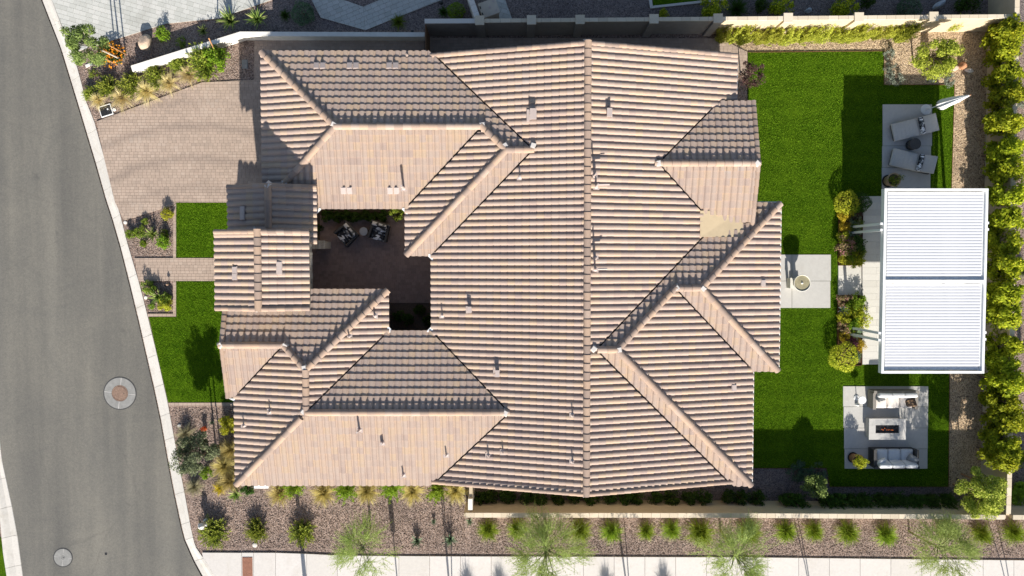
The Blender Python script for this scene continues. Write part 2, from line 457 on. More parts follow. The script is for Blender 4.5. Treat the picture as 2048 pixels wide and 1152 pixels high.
# ------------------------------------------------------------------ mesh helpers
class MB:
    """collects polygons into one mesh"""
    def __init__(s):
        s.v, s.f, s.r, s.cur = [], [], [], 0.0
    def face(s, pts):
        b = len(s.v)
        s.v.extend(tuple(p) for p in pts)
        s.f.append(tuple(range(b, b + len(pts))))
        s.r.append(s.cur)
    def raw(s, verts, faces):
        b = len(s.v)
        s.v.extend(tuple(p) for p in verts)
        for f in faces:
            s.f.append(tuple(b + i for i in f))
            s.r.append(s.cur)
    def box(s, c, size, rz=0.0, M4=None):
        x, y, z = (k / 2 for k in size)
        pts = [(-x, -y, -z), (x, -y, -z), (x, y, -z), (-x, y, -z), (-x, -y, z), (x, -y, z), (x, y, z), (-x, y, z)]
        if M4 is None:
            M4 = Matrix.Translation(Vector(c)) @ Matrix.Rotation(rz, 4, 'Z')
        s.raw([M4 @ Vector(p) for p in pts], [(0, 3, 2, 1), (4, 5, 6, 7), (0, 1, 5, 4), (1, 2, 6, 5), (2, 3, 7, 6), (3, 0, 4, 7)])
    def prism(s, pts, z0, z1):
        n = len(pts)
        v = [(p[0], p[1], z0) for p in pts] + [(p[0], p[1], z1) for p in pts]
        a = sum(pts[i][0] * pts[(i + 1) % n][1] - pts[(i + 1) % n][0] * pts[i][1] for i in range(n))
        if a < 0:
            v = [(p[0], p[1], z0) for p in pts[::-1]] + [(p[0], p[1], z1) for p in pts[::-1]]
        s.raw(v, [tuple(range(n - 1, -1, -1)), tuple(range(n, 2 * n))] + [(i, (i + 1) % n, n + (i + 1) % n, n + i) for i in range(n)])
    def tube(s, pts, rad, sides=6, cap=True):
        pts = [Vector(p) for p in pts]
        rings = []
        for i, p in enumerate(pts):
            d = (pts[min(i + 1, len(pts) - 1)] - pts[max(i - 1, 0)])
            d = d.normalized() if d.length > 1e-6 else Vector((0, 0, 1))
            a = d.cross(Vector((0, 0, 1)))
            if a.length < 0.05:
                a = d.cross(Vector((1, 0, 0)))
            a.normalize()
            b = d.cross(a)
            r = rad[i] if isinstance(rad, (list, tuple)) else rad
            rings.append([p + a * (r * math.cos(t)) + b * (r * math.sin(t)) for t in [2 * math.pi * k / sides for k in range(sides)]])
        v = [q for r in rings for q in r]
        f = []
        for i in range(len(rings) - 1):
            for k in range(sides):
                f.append((i * sides + k, i * sides + (k + 1) % sides, (i + 1) * sides + (k + 1) % sides, (i + 1) * sides + k))
        if cap:
            f.append(tuple(range(sides - 1, -1, -1)))
            f.append(tuple(len(v) - sides + k for k in range(sides)))
        s.raw(v, f)
    def lathe(s, prof, seg=24, c=(0, 0, 0)):
        v, f = [], []
        for r, z in prof:
            for k in range(seg):
                t = 2 * math.pi * k / seg
                v.append((c[0] + r * math.cos(t), c[1] + r * math.sin(t), c[2] + z))
        for i in range(len(prof) - 1):
            for k in range(seg):
                f.append((i * seg + k, i * seg + (k + 1) % seg, (i + 1) * seg + (k + 1) % seg, (i + 1) * seg + k))
        f.append(tuple(range(seg - 1, -1, -1)))
        f.append(tuple((len(prof) - 1) * seg + k for k in range(seg)))
        s.raw(v, f)
    def mesh(s, name, mat, smooth=False):
        me = bpy.data.meshes.new(name)
        me.from_pydata(s.v, [], s.f)
        at = me.attributes.new('rnd', 'FLOAT', 'FACE')
        at.data.foreach_set('value', s.r)
        me.materials.append(mat)
        if smooth:
            me.polygons.foreach_set('use_smooth', [True] * len(me.polygons))
        me.update()
        return me

def link(name, me, parent=None, loc=None, rot=None, scale=None):
    o = bpy.data.objects.new(name, me)
    COL.objects.link(o)
    if parent:
        o.parent = parent
    if loc is not None:
        o.location = loc
    if rot is not None:
        o.rotation_euler = rot if isinstance(rot, (tuple, list)) else (0, 0, rot)
    if scale is not None:
        o.scale = scale if isinstance(scale, (tuple, list)) else (scale,) * 3
    return o
def tag(o, label, cat, group=None):
    o['label'] = label
    o['category'] = cat
    if group:
        o['group'] = group
    return o
def thing(name, label, cat, loc=(0, 0, 0), rz=0.0, group=None):
    return tag(link(name, None, None, loc, rz), label, cat, group)
def struct(name, me, parent=None, **kw):
    o = link(name, me, parent, **kw)
    if not parent:
        o['kind'] = 'structure'
    return o
def rbox_mesh(name, size, bev, mat, seg=3, puff=0.0):
    bm = bmesh.new()
    bmesh.ops.create_cube(bm, size=1.0)
    bmesh.ops.scale(bm, vec=size, verts=bm.verts)
    if puff:
        bmesh.ops.subdivide_edges(bm, edges=bm.edges[:], cuts=4, use_grid_fill=True)
        hx, hy, hz = (k / 2 for k in size)
        for v in bm.verts:
            fx, fy, fz = v.co.x / hx, v.co.y / hy, v.co.z / hz
            v.co.z += puff * fz * (1 - fx * fx) * (1 - fy * fy)
            k = 1 - 0.10 * (fz * fz) * 1.0
            v.co.x *= k if abs(fx) > 0.9 else 1
            v.co.y *= k if abs(fy) > 0.9 else 1
    bmesh.ops.bevel(bm, geom=[e for e in bm.edges if len(e.link_faces) == 2 and e.calc_face_angle() > 0.9], offset=bev, segments=seg, affect='EDGES', profile=0.6)
    me = bpy.data.meshes.new(name)
    bm.to_mesh(me)
    bm.free()
    me.materials.append(mat)
    me.polygons.foreach_set('use_smooth', [True] * len(me.polygons))
    return me
def sheet(name, pts, z, mat, kind='structure'):
    mb = MB()
    mb.face([(p[0], p[1], z) for p in pts])
    me = mb.mesh(name, mat)
    if me.polygons[0].normal.z < 0:
        me.flip_normals()
    o = link(name, me)
    o['kind'] = kind
    return o

def clip_poly(poly, a, b, c):
    """keep a*x + b*y + c >= 0 (3d points, cut along a vertical plane)"""
    out = []
    n = len(poly)
    for i in range(n):
        p, q = poly[i], poly[(i + 1) % n]
        dp, dq = a * p[0] + b * p[1] + c, a * q[0] + b * q[1] + c
        if dp >= 0:
            out.append(p)
        if (dp > 0 > dq) or (dp < 0 < dq):
            t = dp / (dp - dq)
            out.append(tuple(p[k] + (q[k] - p[k]) * t for k in range(len(p))))
    return out
def convex_halfplanes(poly):
    n = len(poly)
    a2 = sum(poly[i][0] * poly[(i + 1) % n][1] - poly[(i + 1) % n][0] * poly[i][1] for i in range(n))
    if a2 < 0:
        poly = poly[::-1]
    hp = []
    for i in range(n):
        (x0, y0), (x1, y1) = poly[i], poly[(i + 1) % n]
        L = math.hypot(x1 - x0, y1 - y0)
        if L < 1e-6:
            continue
        nx, ny = -(y1 - y0) / L, (x1 - x0) / L
        hp.append((nx, ny, -(nx * x0 + ny * y0)))
    return hp

def paver_field(name, polys, z, mat, size=(0.2, 0.135), rz=0.0, gap=0.009, seed=1, th=0.025, border=0.0):
    """joined pavers in running bond, laid within convex polygons"""
    rng = random.Random(seed)
    mb = MB()
    ca, sa = math.cos(rz), math.sin(rz)
    for poly in polys:
        hp = [(a, b, c - 0.004) for a, b, c in convex_halfplanes(poly)]
        us = [p[0] * ca + p[1] * sa for p in poly]
        vs_ = [-p[0] * sa + p[1] * ca for p in poly]
        j = math.floor(min(vs_) / size[1])
        while j * size[1] < max(vs_):
            off = (j % 2) * size[0] * 0.5 + (0.08 if j % 3 == 1 else 0)
            i = math.floor((min(us) - off) / size[0])
            while i * size[0] + off < max(us):
                u0, u1 = i * size[0] + off + gap / 2, (i + 1) * size[0] + off - gap / 2
                v0, v1 = j * size[1] + gap / 2, (j + 1) * size[1] - gap / 2
                q = [(u * ca - v * sa, u * sa + v * ca) for u, v in ((u0, v0), (u1, v0), (u1, v1), (u0, v1))]
                for h in hp:
                    if len(q) < 3:
                        break
                    q = clip_poly(q, *h)
                if len(q) >= 3:
                    mb.cur = rng.random()
                    zz = z + rng.uniform(-0.002, 0.002)
                    n = len(q)
                    v = [(p[0], p[1], zz - th) for p in q] + [(p[0], p[1], zz) for p in q]
                    mb.raw(v, [tuple(range(n, 2 * n))] + [(k, (k + 1) % n, n + (k + 1) % n, n + k) for k in range(n)])
                i += 1
            j += 1
    me = mb.mesh(name, mat)
    return me
# ================================================================== ground, street, kerb, paving
KO = [(40, -160), (60, -80), (82, 0), (120, 97), (153, 205), (189, 325), (210, 399), (222.5, 437), (240, 498), (254.6, 555.5), (277, 648), (293, 719), (306, 775), (320, 841), (334, 920), (347.5, 990), (361, 1053), (368, 1081), (386.5, 1123), (402, 1152), (424, 1190), (450, 1222)]
KI = [(64, -160), (83, -80), (104, 0), (120, 42), (153, 128), (173.6, 205), (189, 243), (208, 312), (229, 399), (238.5, 420), (254.6, 484), (269, 533), (278.7, 566), (296, 633), (315, 712), (335.6, 804), (349, 877), (359, 932), (369, 983), (381, 1049), (388, 1082), (393, 1096), (406, 1114), (430, 1152), (454, 1186), (474, 1212)]
def xat(line, y):
    for (x0, y0), (x1, y1) in zip(line, line[1:]):
        if y0 <= y <= y1:
            return x0 + (x1 - x0) * (y - y0) / (y1 - y0)
    return line[-1][0]
ki_w = G2(KI)
ko_w = G2(KO)

g = sheet('ground', [(-600, -600), (600, -600), (600, 600), (-600, 600)], -0.17, M['ground'])
# the street bends past the house and meets a side street just below the frame
left_edge = [(-60, -160), (-42, 300), (-25, 700), (0, 920), (20, 1012), (31, 1071), (39, 1130), (42, 1152), (47, 1210)]
st = G2(KO, -0.12)[:-1] + G2([(474, 1260), (700, 1268), (1400, 1270), (2400, 1270), (2400, 1560), (60, 1560)], -0.12) + G2(left_edge, -0.12)[::-1]
sheet('street', st, -0.12, M['asphalt'])
# lot level
lot = ki_w[:-1] + G2([(470, 1206), (700, 1212), (2400, 1214)]) + [(45, 24), ki_w[0]]
lot[-2] = (45.0, ki_w[0][1])
sheet('gravel_bed', lot, 0.0, M['gravel'])
# far side verge with its own lawn
sheet('verge', G2([(-400, 500), (-30, 700), (-12, 920), (0, 1031), (7, 1106), (14, 1152), (20, 1230), (-400, 1230)]), -0.01, M['gravel'])
sheet('verge_lawn', G2([(-200, 1074), (1.5, 1074), (14, 1152), (20, 1210), (-200, 1210)]), 0.006, M['turf'])

def kerb_run(name, lo, li, ys, slant=8, flip=False):
    root = link(name, None)
    root['kind'] = 'structure'
    prof = [(0.0, -0.118), (0.02, -0.100), (0.42, -0.088), (0.74, 0.015), (0.80, 0.026), (1.0, 0.030)]
    rng = random.Random(5)
    for y0, y1 in zip(ys, ys[1:]):
        mb = MB()
        steps = 4
        rows = []
        ya, yb = y0 + 0.28, y1 - 0.28
        for k in range(steps + 1):
            y = ya + (yb - ya) * k / steps
            a = P(xat(lo, y), y)
            yi = y - slant
            b = P(xat(li, yi), yi)
            rows.append([(a.x + (b.x - a.x) * t, a.y + (b.y - a.y) * t, z) for t, z in prof] + [(b.x, b.y, -0.15), (a.x, a.y, -0.15)])
        n = len(rows[0])
        v = [p for r in rows for p in r]
        f = []
        for k in range(steps):
            for j in range(n):
                q = (k * n + j, k * n + (j + 1) % n, (k + 1) * n + (j + 1) % n, (k + 1) * n + j)
                f.append(q)
        f.append(tuple(range(n)))
        f.append(tuple(steps * n + j for j in range(n - 1, -1, -1)))
        mb.cur = rng.random() * 0.2
        mb.raw(v, f)
        me = mb.mesh('kerb_segment', M['kerb'])
        bm = bmesh.new()
        bm.from_mesh(me)
        bmesh.ops.recalc_face_normals(bm, faces=bm.faces)
        bm.to_mesh(me)
        bm.free()
        link('kerb_segment', me, root)
    return root
kerb_run('kerb', KO, KI, [-120, -62, -6, 50, 105, 160, 214, 267, 325, 381, 437, 494, 556, 617, 676, 717, 776, 834, 882, 936, 991, 1051, 1082, 1124, 1186])
LI = [(-90, 300), (-60, 700), (-16, 920), (0, 1031), (7, 1106), (14, 1152), (20, 1240)]
LO = [(-42, 300), (-25, 700), (0, 920), (20, 1012), (31, 1071), (39, 1130), (42, 1152), (48, 1240)]
kerb_run('kerb_far', LO, LI, [840, 900, 957, 1014, 1072, 1132, 1190], slant=-4)

# sidewalk of separate slabs
side = link('sidewalk', None)
side['kind'] = 'structure'
SWT = [(403, 1104), (430, 1104.5), (552, 1105), (614, 1107), (676, 1110), (738, 1111), (900, 1112), (1500, 1114), (1800, 1117.5), (2048, 1120), (2300, 1124)]
def sw_top(x):
    for (x0, y0), (x1, y1) in zip(SWT, SWT[1:]):
        if x0 <= x <= x1:
            return y0 + (y1 - y0) * (x - x0) / (x1 - x0)
    return 1120
xs = [430, 484, 508, 552] + [614 + 61.4 * k for k in range(27)]
rng = random.Random(11)
for x0, x1 in zip(xs, xs[1:]):
    mb = MB()
    mb.cur = rng.random()
    e = 0.35
    pts = G2([(x0 + e, sw_top(x0)), (x1 - e, sw_top(x1)), (x1 - e, 1196), (max(x0 + e, 459), 1196)] if x0 > 440 else [(405, 1104.5), (484 - e, 1105), (484 - e, 1196), (459, 1194), (431, 1152), (407, 1114)])
    mb.prism(pts, -0.06, 0.052 + rng.uniform(-0.002, 0.003))
    link('slab', mb.mesh('slab', M['concrete']), side)
# tactile warning plate let into the ramp
tp = thing('tactile_plate', 'brick red tactile warning plate set into the pale sidewalk ramp', 'tactile plate', P(496, 1136, 0.024))
mb = MB(); a = P(485.5, 1113.5); b = P(506.5, 1166)
cx, cy = (a.x + b.x) / 2, (a.y + b.y) / 2
tp.location = (cx, cy, 0.056)
mb.box((0, 0, 0.006), (b.x - a.x, a.y - b.y, 0.012))
link('plate', mb.mesh('plate', M['tactile']), tp)
mb = MB()
nx, ny = 9, 22
for i in range(nx):
    for j in range(ny):
        x = (i + 0.5) / nx * (b.x - a.x) - (b.x - a.x) / 2
        y = (j + 0.5) / ny * (a.y - b.y) - (a.y - b.y) / 2
        mb.lathe([(0.016, 0.012), (0.009, 0.019)], 6, (x, y, 0))
o = link('domes', mb.mesh('domes', M['tactile']), tp); o['kind'] = 'stuff'

# ---- paved areas
def paved(name, px_polys, mat, seed, z=0.045, rz=0.0, size=(0.2, 0.135), joint_z=0.028):
    w = [G2(p) for p in px_polys]
    root = link(name, None); root['kind'] = 'structure'
    mb = MB()
    for p in w:
        hp = convex_halfplanes(p)
        mb.prism(p, -0.02, joint_z)
    link('bedding', mb.mesh('bedding', M['joint']), root)
    o = link('pavers', paver_field('pavers', w, z, mat, size, rz, seed=seed), root)
    o['kind'] = 'stuff'
    return root
paved('driveway', [[(194, 243), (404.5, 165), (509, 160), (570, 160), (570, 405), (231, 405), (208, 312)], [(231, 405.1), (353, 405.1), (346.5, 411), (249, 441)]], M['paver'], 1)
paved('side_yard_paving', [[(509, 79.5), (849, 80.5), (849, 160), (509, 160)]], M['paver'], 2)
paved('side_passage', [[(857, 76), (1440, 77), (1494, 104), (1494, 150), (857, 150)]], M['paver'], 3)
paved('front_walk', [[(269.5, 516), (560, 516), (560, 562), (278, 562)]], M['paver'], 4)
paved('bed_edging', [[(347, 411.5), (353, 406), (353, 515.5), (347, 515.5)], [(347, 562.5), (353, 562.5), (353, 633), (347, 633)], [(296, 627), (346.8, 627), (346.8, 633), (297, 633)], [(337, 805), (490, 805), (490, 812), (338.5, 812)]], M['paver'], 5)
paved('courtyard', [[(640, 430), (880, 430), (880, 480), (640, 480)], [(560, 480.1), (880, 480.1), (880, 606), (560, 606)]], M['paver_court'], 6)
paved('neighbour_driveway', [[(104.5, 0), (85, -70), (333, -70), (333, 48), (147, 106), (121, 42)], [(333, -70), (600, -70), (545, 0), (440, 37), (333, 48)]], M['paver_grey'], 7, size=(0.3, 0.2), rz=R(-16))
paved('neighbour_walk', [[(623, 0), (642, 36), (731, 61), (727, 14), (687, 0)], [(731, 61), (885, 0), (760, 0), (727, 14)], [(885, 0), (930, -18), (800, -18), (760, 0)], [(623, 0), (687, 0), (650, -18), (610, -18)]], M['paver_grey'], 8, size=(0.3, 0.2), rz=R(22))
paved('utility_paving', [[(984, -20), (1003, -20), (1025, 40), (984, 40)]], M['paver_grey'], 9, size=(0.3, 0.2), rz=R(-20))

# ---- golden gravel and shade toned gravel (thin overlays)
sheet('golden_gravel', G2([(1436, 70), (1936, 60), (1975, 60), (1968, 377), (1962, 1002), (1896, 1002), (1896, 860), (1895, 377), (1905, 168), (1766, 170), (1766, 104), (1496, 106)]), 0.005, M['gravel_gold'])
sheet('shade_toned_gravel', G2([(430, 60), (545, 3), (560, -60), (2100, -60), (2100, 45), (860, 60), (480, 64)]), 0.004, M['gravel_shade'])  # neighbour gravel with its shade painted into the colour
sheet('shade_toned_gravel_rear', G2([(1480, 934), (1653, 934), (1653, 974), (1965, 974), (1965, 1003), (930, 1003), (930, 940)]), 0.007, M['gravel_shade'])  # same shade toned copy in the strip behind the street wall
#sheet('street_side_gravel', G2([(925, 1002), (2300, 1005), (2300, 1123), (1500, 1113), (925, 1111)]), 0.003, M['gravel_gold'])

# ---- turf
LAWNS = []
def lawn(name, pts, seed):
    w = G2(pts)
    sheet(name, w, 0.022, M['turf'])
    LAWNS.append((w, seed))
lawn('front_lawn', [(353, 405.5), (560, 405.5), (560, 515.5), (353, 515.5)], 1)
lawn('front_lawn', [(353, 562.5), (560, 562.5), (560, 804.5), (337, 804.5), (298, 634), (353, 634)], 2)
BACK = [(1495, 105), (1767, 102.5), (1767, 170), (1908, 170), (1902, 377), (1898, 750), (1896, 973), (1659, 973), (1652, 936), (1470, 936), (1470, 250), (1495, 250)]
lawn('back_lawn', BACK, 3)
sheet('neighbour_lawn', G2([(1303, -30), (1306, 12), (1500, -8), (1500, -40)]), 0.02, M['turf'])
mb = MB()
mb.prism(G2([(1293, -30), (1300, 17.5), (1305, 12.5), (1299, -30)]), 0, 0.06)
mb.prism(G2([(1300.5, 17.6), (1500, -4), (1500, -9), (1305.5, 12.4)]), 0, 0.058)
o = struct('lawn_kerb', mb.mesh('lawn_kerb', M['concrete']))
# steel edging along the back lawn
mb = MB()
ew = G2(BACK)
for i in range(0, 9):
    a, b = ew[i], ew[i + 1]
    d = math.hypot(b[0] - a[0], b[1] - a[1])
    mb.box(((a[0] + b[0]) / 2, (a[1] + b[1]) / 2, 0.02), (d, 0.012, 0.07), math.atan2(b[1] - a[1], b[0] - a[0]))
struct('lawn_edging', mb.mesh('lawn_edging', M['corten']))
# grass blades of the turf, one mass per lawn
def inside(p, poly):
    c = False
    n = len(poly)
    for i in range(n):
        (x0, y0), (x1, y1) = poly[i], poly[(i + 1) % n]
        if (y0 > p[1]) != (y1 > p[1]) and p[0] < (x1 - x0) * (p[1] - y0) / (y1 - y0) + x0:
            c = not c
    return c
def inside_np(x, y, poly):
    c = np.zeros(x.shape, bool)
    n = len(poly)
    for i in range(n):
        (x0, y0), (x1, y1) = poly[i], poly[(i + 1) % n]
        if y0 == y1:
            continue
        c ^= ((y0 > y) != (y1 > y)) & (x < (x1 - x0) * (y - y0) / (y1 - y0) + x0)
    return c
def np_mesh(name, verts, nper, rnd, mat):
    """verts (N*nper,3), every nper consecutive vertices form a polygon"""
    me = bpy.data.meshes.new(name)
    nv = len(verts)
    nf = nv // nper
    me.vertices.add(nv)
    me.vertices.foreach_set('co', np.asarray(verts, dtype=np.float32).ravel())
    me.loops.add(nv)
    me.loops.foreach_set('vertex_index', np.arange(nv, dtype=np.int32))
    me.polygons.add(nf)
    me.polygons.foreach_set('loop_start', np.arange(0, nv, nper, dtype=np.int32))
    me.polygons.foreach_set('loop_total', np.full(nf, nper, dtype=np.int32))
    at = me.attributes.new('rnd', 'FLOAT', 'FACE')
    at.data.foreach_set('value', np.asarray(rnd, dtype=np.float32))
    me.materials.append(mat)
    me.update(calc_edges=True)
    return me
PADS = [G2(p) for p in ([(1763, 207), (1865, 207), (1862, 379), (1761, 379)], [(1540, 506), (1663, 507), (1661, 618), (1540, 618)], [(1683, 770), (1857, 770), (1856, 939), (1686, 939)], [(1673, 391), (1962, 391), (1962, 730), (1671, 730)])]
for w, seed in LAWNS:
    rg = np.random.default_rng(seed)
    xs_ = [p[0] for p in w]; ys_ = [p[1] for p in w]
    area = (max(xs_) - min(xs_)) * (max(ys_) - min(ys_))
    n = int(area * 1700)
    x = rg.uniform(min(xs_), max(xs_), n); y = rg.uniform(min(ys_), max(ys_), n)
    k = inside_np(x, y, w)
    for p in PADS:
        k &= ~inside_np(x, y, p)
    x, y = x[k], y[k]
    n = len(x)
    t = rg.uniform(0, 2 * np.pi, n)
    hgt = rg.uniform(0.03, 0.06, n); lean = rg.uniform(0.0, 0.03, n); wd = rg.uniform(0.006, 0.012, n)
    t2 = rg.uniform(0, 2 * np.pi, n)
    v = np.zeros((n, 3, 3))
    v[:, 0] = np.stack([x - np.cos(t) * wd, y - np.sin(t) * wd, np.full(n, 0.018)], 1)
    v[:, 1] = np.stack([x + np.cos(t) * wd, y + np.sin(t) * wd, np.full(n, 0.018)], 1)
    v[:, 2] = np.stack([x + np.cos(t2) * lean, y + np.sin(t2) * lean, 0.02 + hgt], 1)
    o = link('turf_blades', np_mesh('turf_blades', v.reshape(-1, 3), 3, rg.random(n), M['blade']))
    o['kind'] = 'stuff'
    tag(o, ['', 'green turf blades of the small front lawn between driveway and front walk', 'green turf blades of the front lawn south of the front walk', 'green turf blades of the large back lawn'][seed], 'grass')

# ---- concrete pads and the deck
def slabs(name, rects, z, mat, th=0.06, jit=0.0):
    root = link(name, None); root['kind'] = 'structure'
    rg = random.Random(len(rects) * 7)
    for r in rects:
        mb = MB(); mb.cur = rg.random()
        mb.prism(G2(r), z - th, z + rg.uniform(0, jit))
        link('slab', mb.mesh('slab', mat), root)
    return root
def quad(x0, y0, x1, y1, e=0.35):
    return [(x0 + e, y0 + e), (x1 - e, y0 + e), (x1 - e, y1 - e), (x0 + e, y1 - e)]
slabs('lounger_pad', [quad(1764, 209, 1863, 292), quad(1763, 292, 1861, 335), quad(1762.5, 335, 1860, 378)], 0.05, M['patio'])
slabs('grill_pad', [quad(1540, 509, 1583, 562), quad(1583, 509, 1661, 562), quad(1540, 562, 1583, 616), quad(1583, 562, 1660, 616)], 0.05, M['patio'])
slabs('fire_pit_patio', [quad(1685, 772, 1855.5, 813), quad(1686, 813, 1855, 855.5), quad(1687, 855.5, 1854.5, 897), quad(1688, 897, 1854, 937)], 0.05, M['patio'])
rects = []
y = 393.0
k = 0
while y < 727:
    y1 = min(y + 12.9, 728)
    cuts = [1721.5, 1721.5 + (28 if k % 2 else 56), 1830 + (25 if k % 2 else -5), 1905 - (20 if k % 3 else 0), 1962]
    for a, b in zip(cuts, cuts[1:]):
        rects.append(quad(a, y, b, y1, 0.09))
    y = y1; k += 1
slabs('deck', rects, 0.16, M['deck'], 0.16, 0.001)
slabs('deck_step', [quad(1675, 531, 1721, 550.5, 0.1), quad(1675, 550.5, 1721, 570, 0.1), quad(1675, 570, 1721, 590, 0.1)], 0.09, M['deck'], 0.09)
# planting beds with steel edges beside the deck
for nm, (x0, y0, x1, y1), lb in (('raised_bed', (1677, 395, 1721, 531), 'upper'), ('raised_bed', (1674.5, 591, 1720, 730), 'lower')):
    a, b = P(x0, y0), P(x1, y1)
    w_, h_ = b.x - a.x, a.y - b.y
    t = thing('planting_bed', 'rust brown steel edged planting bed %s the deck step' % ('between the lounger pad and' if lb == 'upper' else 'between the fire pit patio and'), 'planting bed', ((a.x + b.x) / 2, (a.y + b.y) / 2, 0))
    mb = MB()
    for sx, sy, lx, ly in ((-w_ / 2, 0, 0.012, h_), (w_ / 2 - 0.02, 0, 0.012, h_), (0, h_ / 2, w_ - 0.03, 0.012), (0, -h_ / 2, w_ - 0.03, 0.012)):
        mb.box((sx, sy, 0.10), (lx, ly, 0.20))
    link('edging', mb.mesh('edging', M['corten']), t)
    mb = MB(); mb.box((-0.01, 0, 0.07), (w_ - 0.05, h_ - 0.02, 0.14))
    link('soil', mb.mesh('soil', M['mulch']), t)

# ================================================================== garden walls
def wall_run(name, label, pts, h, th, mat, cap_mat, cap_len=0.4, cap_over=0.03, cap_h=0.05, closed_cap=True, seed=1, cat='wall'):
    """pts: world xy centre line"""
    t = thing(name, label, cat)
    rg = random.Random(seed)
    body = MB()
    for a, b in zip(pts, pts[1:]):
        d = math.hypot(b[0] - a[0], b[1] - a[1]); an = math.atan2(b[1] - a[1], b[0] - a[0])
        body.box(((a[0] + b[0]) / 2, (a[1] + b[1]) / 2, (h - cap_h) / 2 - 0.05), (d + (th if len(pts) > 2 else 0), th, h - cap_h + 0.1), an)
    link('wall_body', body.mesh('wall_body', mat), t)
    if cap_len:
        for a, b in zip(pts, pts[1:]):
            d = math.hypot(b[0] - a[0], b[1] - a[1]); an = math.atan2(b[1] - a[1], b[0] - a[0])
            n = max(1, round(d / cap_len)); L = d / n
            mb = MB(); mb.box((0, 0, cap_h / 2), (L - 0.010, th + 2 * cap_over, cap_h))
            me = mb.mesh('cap_block', cap_mat)
            for k in range(n):
                f = (k + 0.5) / n
                link('cap_block', me, t, (a[0] + (b[0] - a[0]) * f, a[1] + (b[1] - a[1]) * f, h - cap_h + rg.uniform(0, 0.004)), an + rg.uniform(-0.006, 0.006))
    return t
WH = 1.75
def wl(px, py, z=WH):
    p = P(px, py, z)
    return (p.x, p.y)
# north boundary wall: pillars split it into panels
north = thing('boundary_wall', 'long tan block wall with pillars along the side passage and back lawn', 'wall')
nA, nB = wl(849, 42.5), wl(2034, 32.5)
pill = [959.5, 1063, 1160, 1307.5, 1435.5, 1575.5, 1717, 1866]
px_edges = [849] + pill + [2030]
def n_at(px):
    f = (px - 849) / (2034 - 849.0)
    return (nA[0] + (nB[0] - nA[0]) * f, nA[1] + (nB[1] - nA[1]) * f)
an = math.atan2(nB[1] - nA[1], nB[0] - nA[0])
rg = random.Random(4)
for i, (x0, x1) in enumerate(zip(px_edges, px_edges[1:])):
    a, b = n_at(x0), n_at(x1)
    d = math.hypot(b[0] - a[0], b[1] - a[1])
    mb = MB(); mb.box(((a[0] + b[0]) / 2, (a[1] + b[1]) / 2, 0.83), (d, 0.15, 1.74), an)
    link('wall_panel', mb.mesh('wall_panel', M['wall_grey'] if i < 5 else M['wall_tan']), north)
    n = max(1, round(d / 0.42)) if i else 1
    mb = MB(); mb.box((0, 0, 0.03), (d / n - 0.01, 0.17 if i else 0.2, 0.06))
    me = mb.mesh('cap_block', M['wall_cap'] if i > 4 else (M['cap_pale'] if i == 0 else M['wall_cap']))
    for k in range(n):
        f = (k + 0.5) / n
        link('cap_block', me, north, (a[0] + (b[0] - a[0]) * f, a[1] + (b[1] - a[1]) * f, 1.701 + rg.uniform(0, 0.004)), an + rg.uniform(-0.005, 0.005))
for k, x in enumerate(pill):
    c = n_at(x)
    mb = MB(); mb.box((0, 0, 0.88), (0.36, 0.36, 1.80)); me = mb.mesh('pillar', M['wall_grey'] if k < 5 else M['wall_tan'])
    pl = link('pillar', me, north, (c[0], c[1], 0), an)
    mb = MB(); mb.box((0, 0, 1.80), (0.40, 0.40, 0.05)); link('pillar_cap', mb.mesh('pillar_cap', M['wall_cap']), pl)
# east boundary wall
wall_run('boundary_wall', 'tan block wall behind the tall clipped hedge', [wl(2036, -60), wl(2030.5, 200), wl(2026, 420), wl(2024, 776), wl(2017, 1028)], WH, 0.15, M['wall_tan'], M['wall_cap'], seed=8)
# south boundary wall
wall_run('boundary_wall', 'tan block wall between the street gravel and the narrow shrub strip', [wl(931, 1030.5), wl(1480, 1031), wl(2010, 1034.5)], WH, 0.15, M['wall_tan'], M['wall_cap'], seed=9)
wall_run('boundary_wall', 'continuation of the street wall past the hedge corner', [wl(2026, 1034.7), wl(2300, 1037)], WH, 0.15, M['wall_tan'], M['wall_cap'], seed=10)
# short return with its gate post
ra, rb = wl(941.5, 1021), wl(941.5, 975)
rt = thing('wall_return', 'short tan return wall with a white end post beside the house corner', 'wall', (0, 0, 0))
mb = MB(); mb.box((ra[0], (ra[1] + rb[1]) / 2 + 0.1, 0.8), (0.15, abs(rb[1] - ra[1]), 1.7)); link('wall_body', mb.mesh('wall_body', M['wall_tan']), rt)
mb = MB(); mb.box((ra[0] - 0.02, ra[1] + 0.27, 0.86), (0.2, 0.5, 1.78)); link('end_post', mb.mesh('end_post', M['white_wall']), rt)
# low white wall beside the driveway
lw = thing('garden_wall', 'low white stucco wall bending between the driveway bed and the neighbour', 'wall')
LWH = 0.62
lp = [tuple(P(x, y, LWH)[:2]) for x, y in ((263, 135.5), (481, 67.5), (849, 69))]
mb = MB()
th = 0.10
def offs(p, q, s):
    d = Vector((q[0] - p[0], q[1] - p[1])).normalized()
    return Vector((-d.y, d.x)) * s
o1, o2 = offs(lp[0], lp[1], th), offs(lp[1], lp[2], th)
om = (o1 + o2).normalized() * th
a, b, c = (Vector(p) for p in lp)
mb.prism([tuple(a - o1), tuple(b - om), tuple(b + om), tuple(a + o1)], -0.02, LWH)
mb.prism([tuple(b - om), tuple(c - o2), tuple(c + o2), tuple(b + om)], -0.02, LWH)
link('wall_body', mb.mesh('wall_body', M['white_wall']), lw)
mb = MB(); d = (b - a).normalized(); p = a - d * 0.03
mb.box((p.x, p.y, 0.26), (0.06, 0.24, 0.5), math.atan2(d.y, d.x)); link('end_block', mb.mesh('end_block', M['white_wall']), lw)
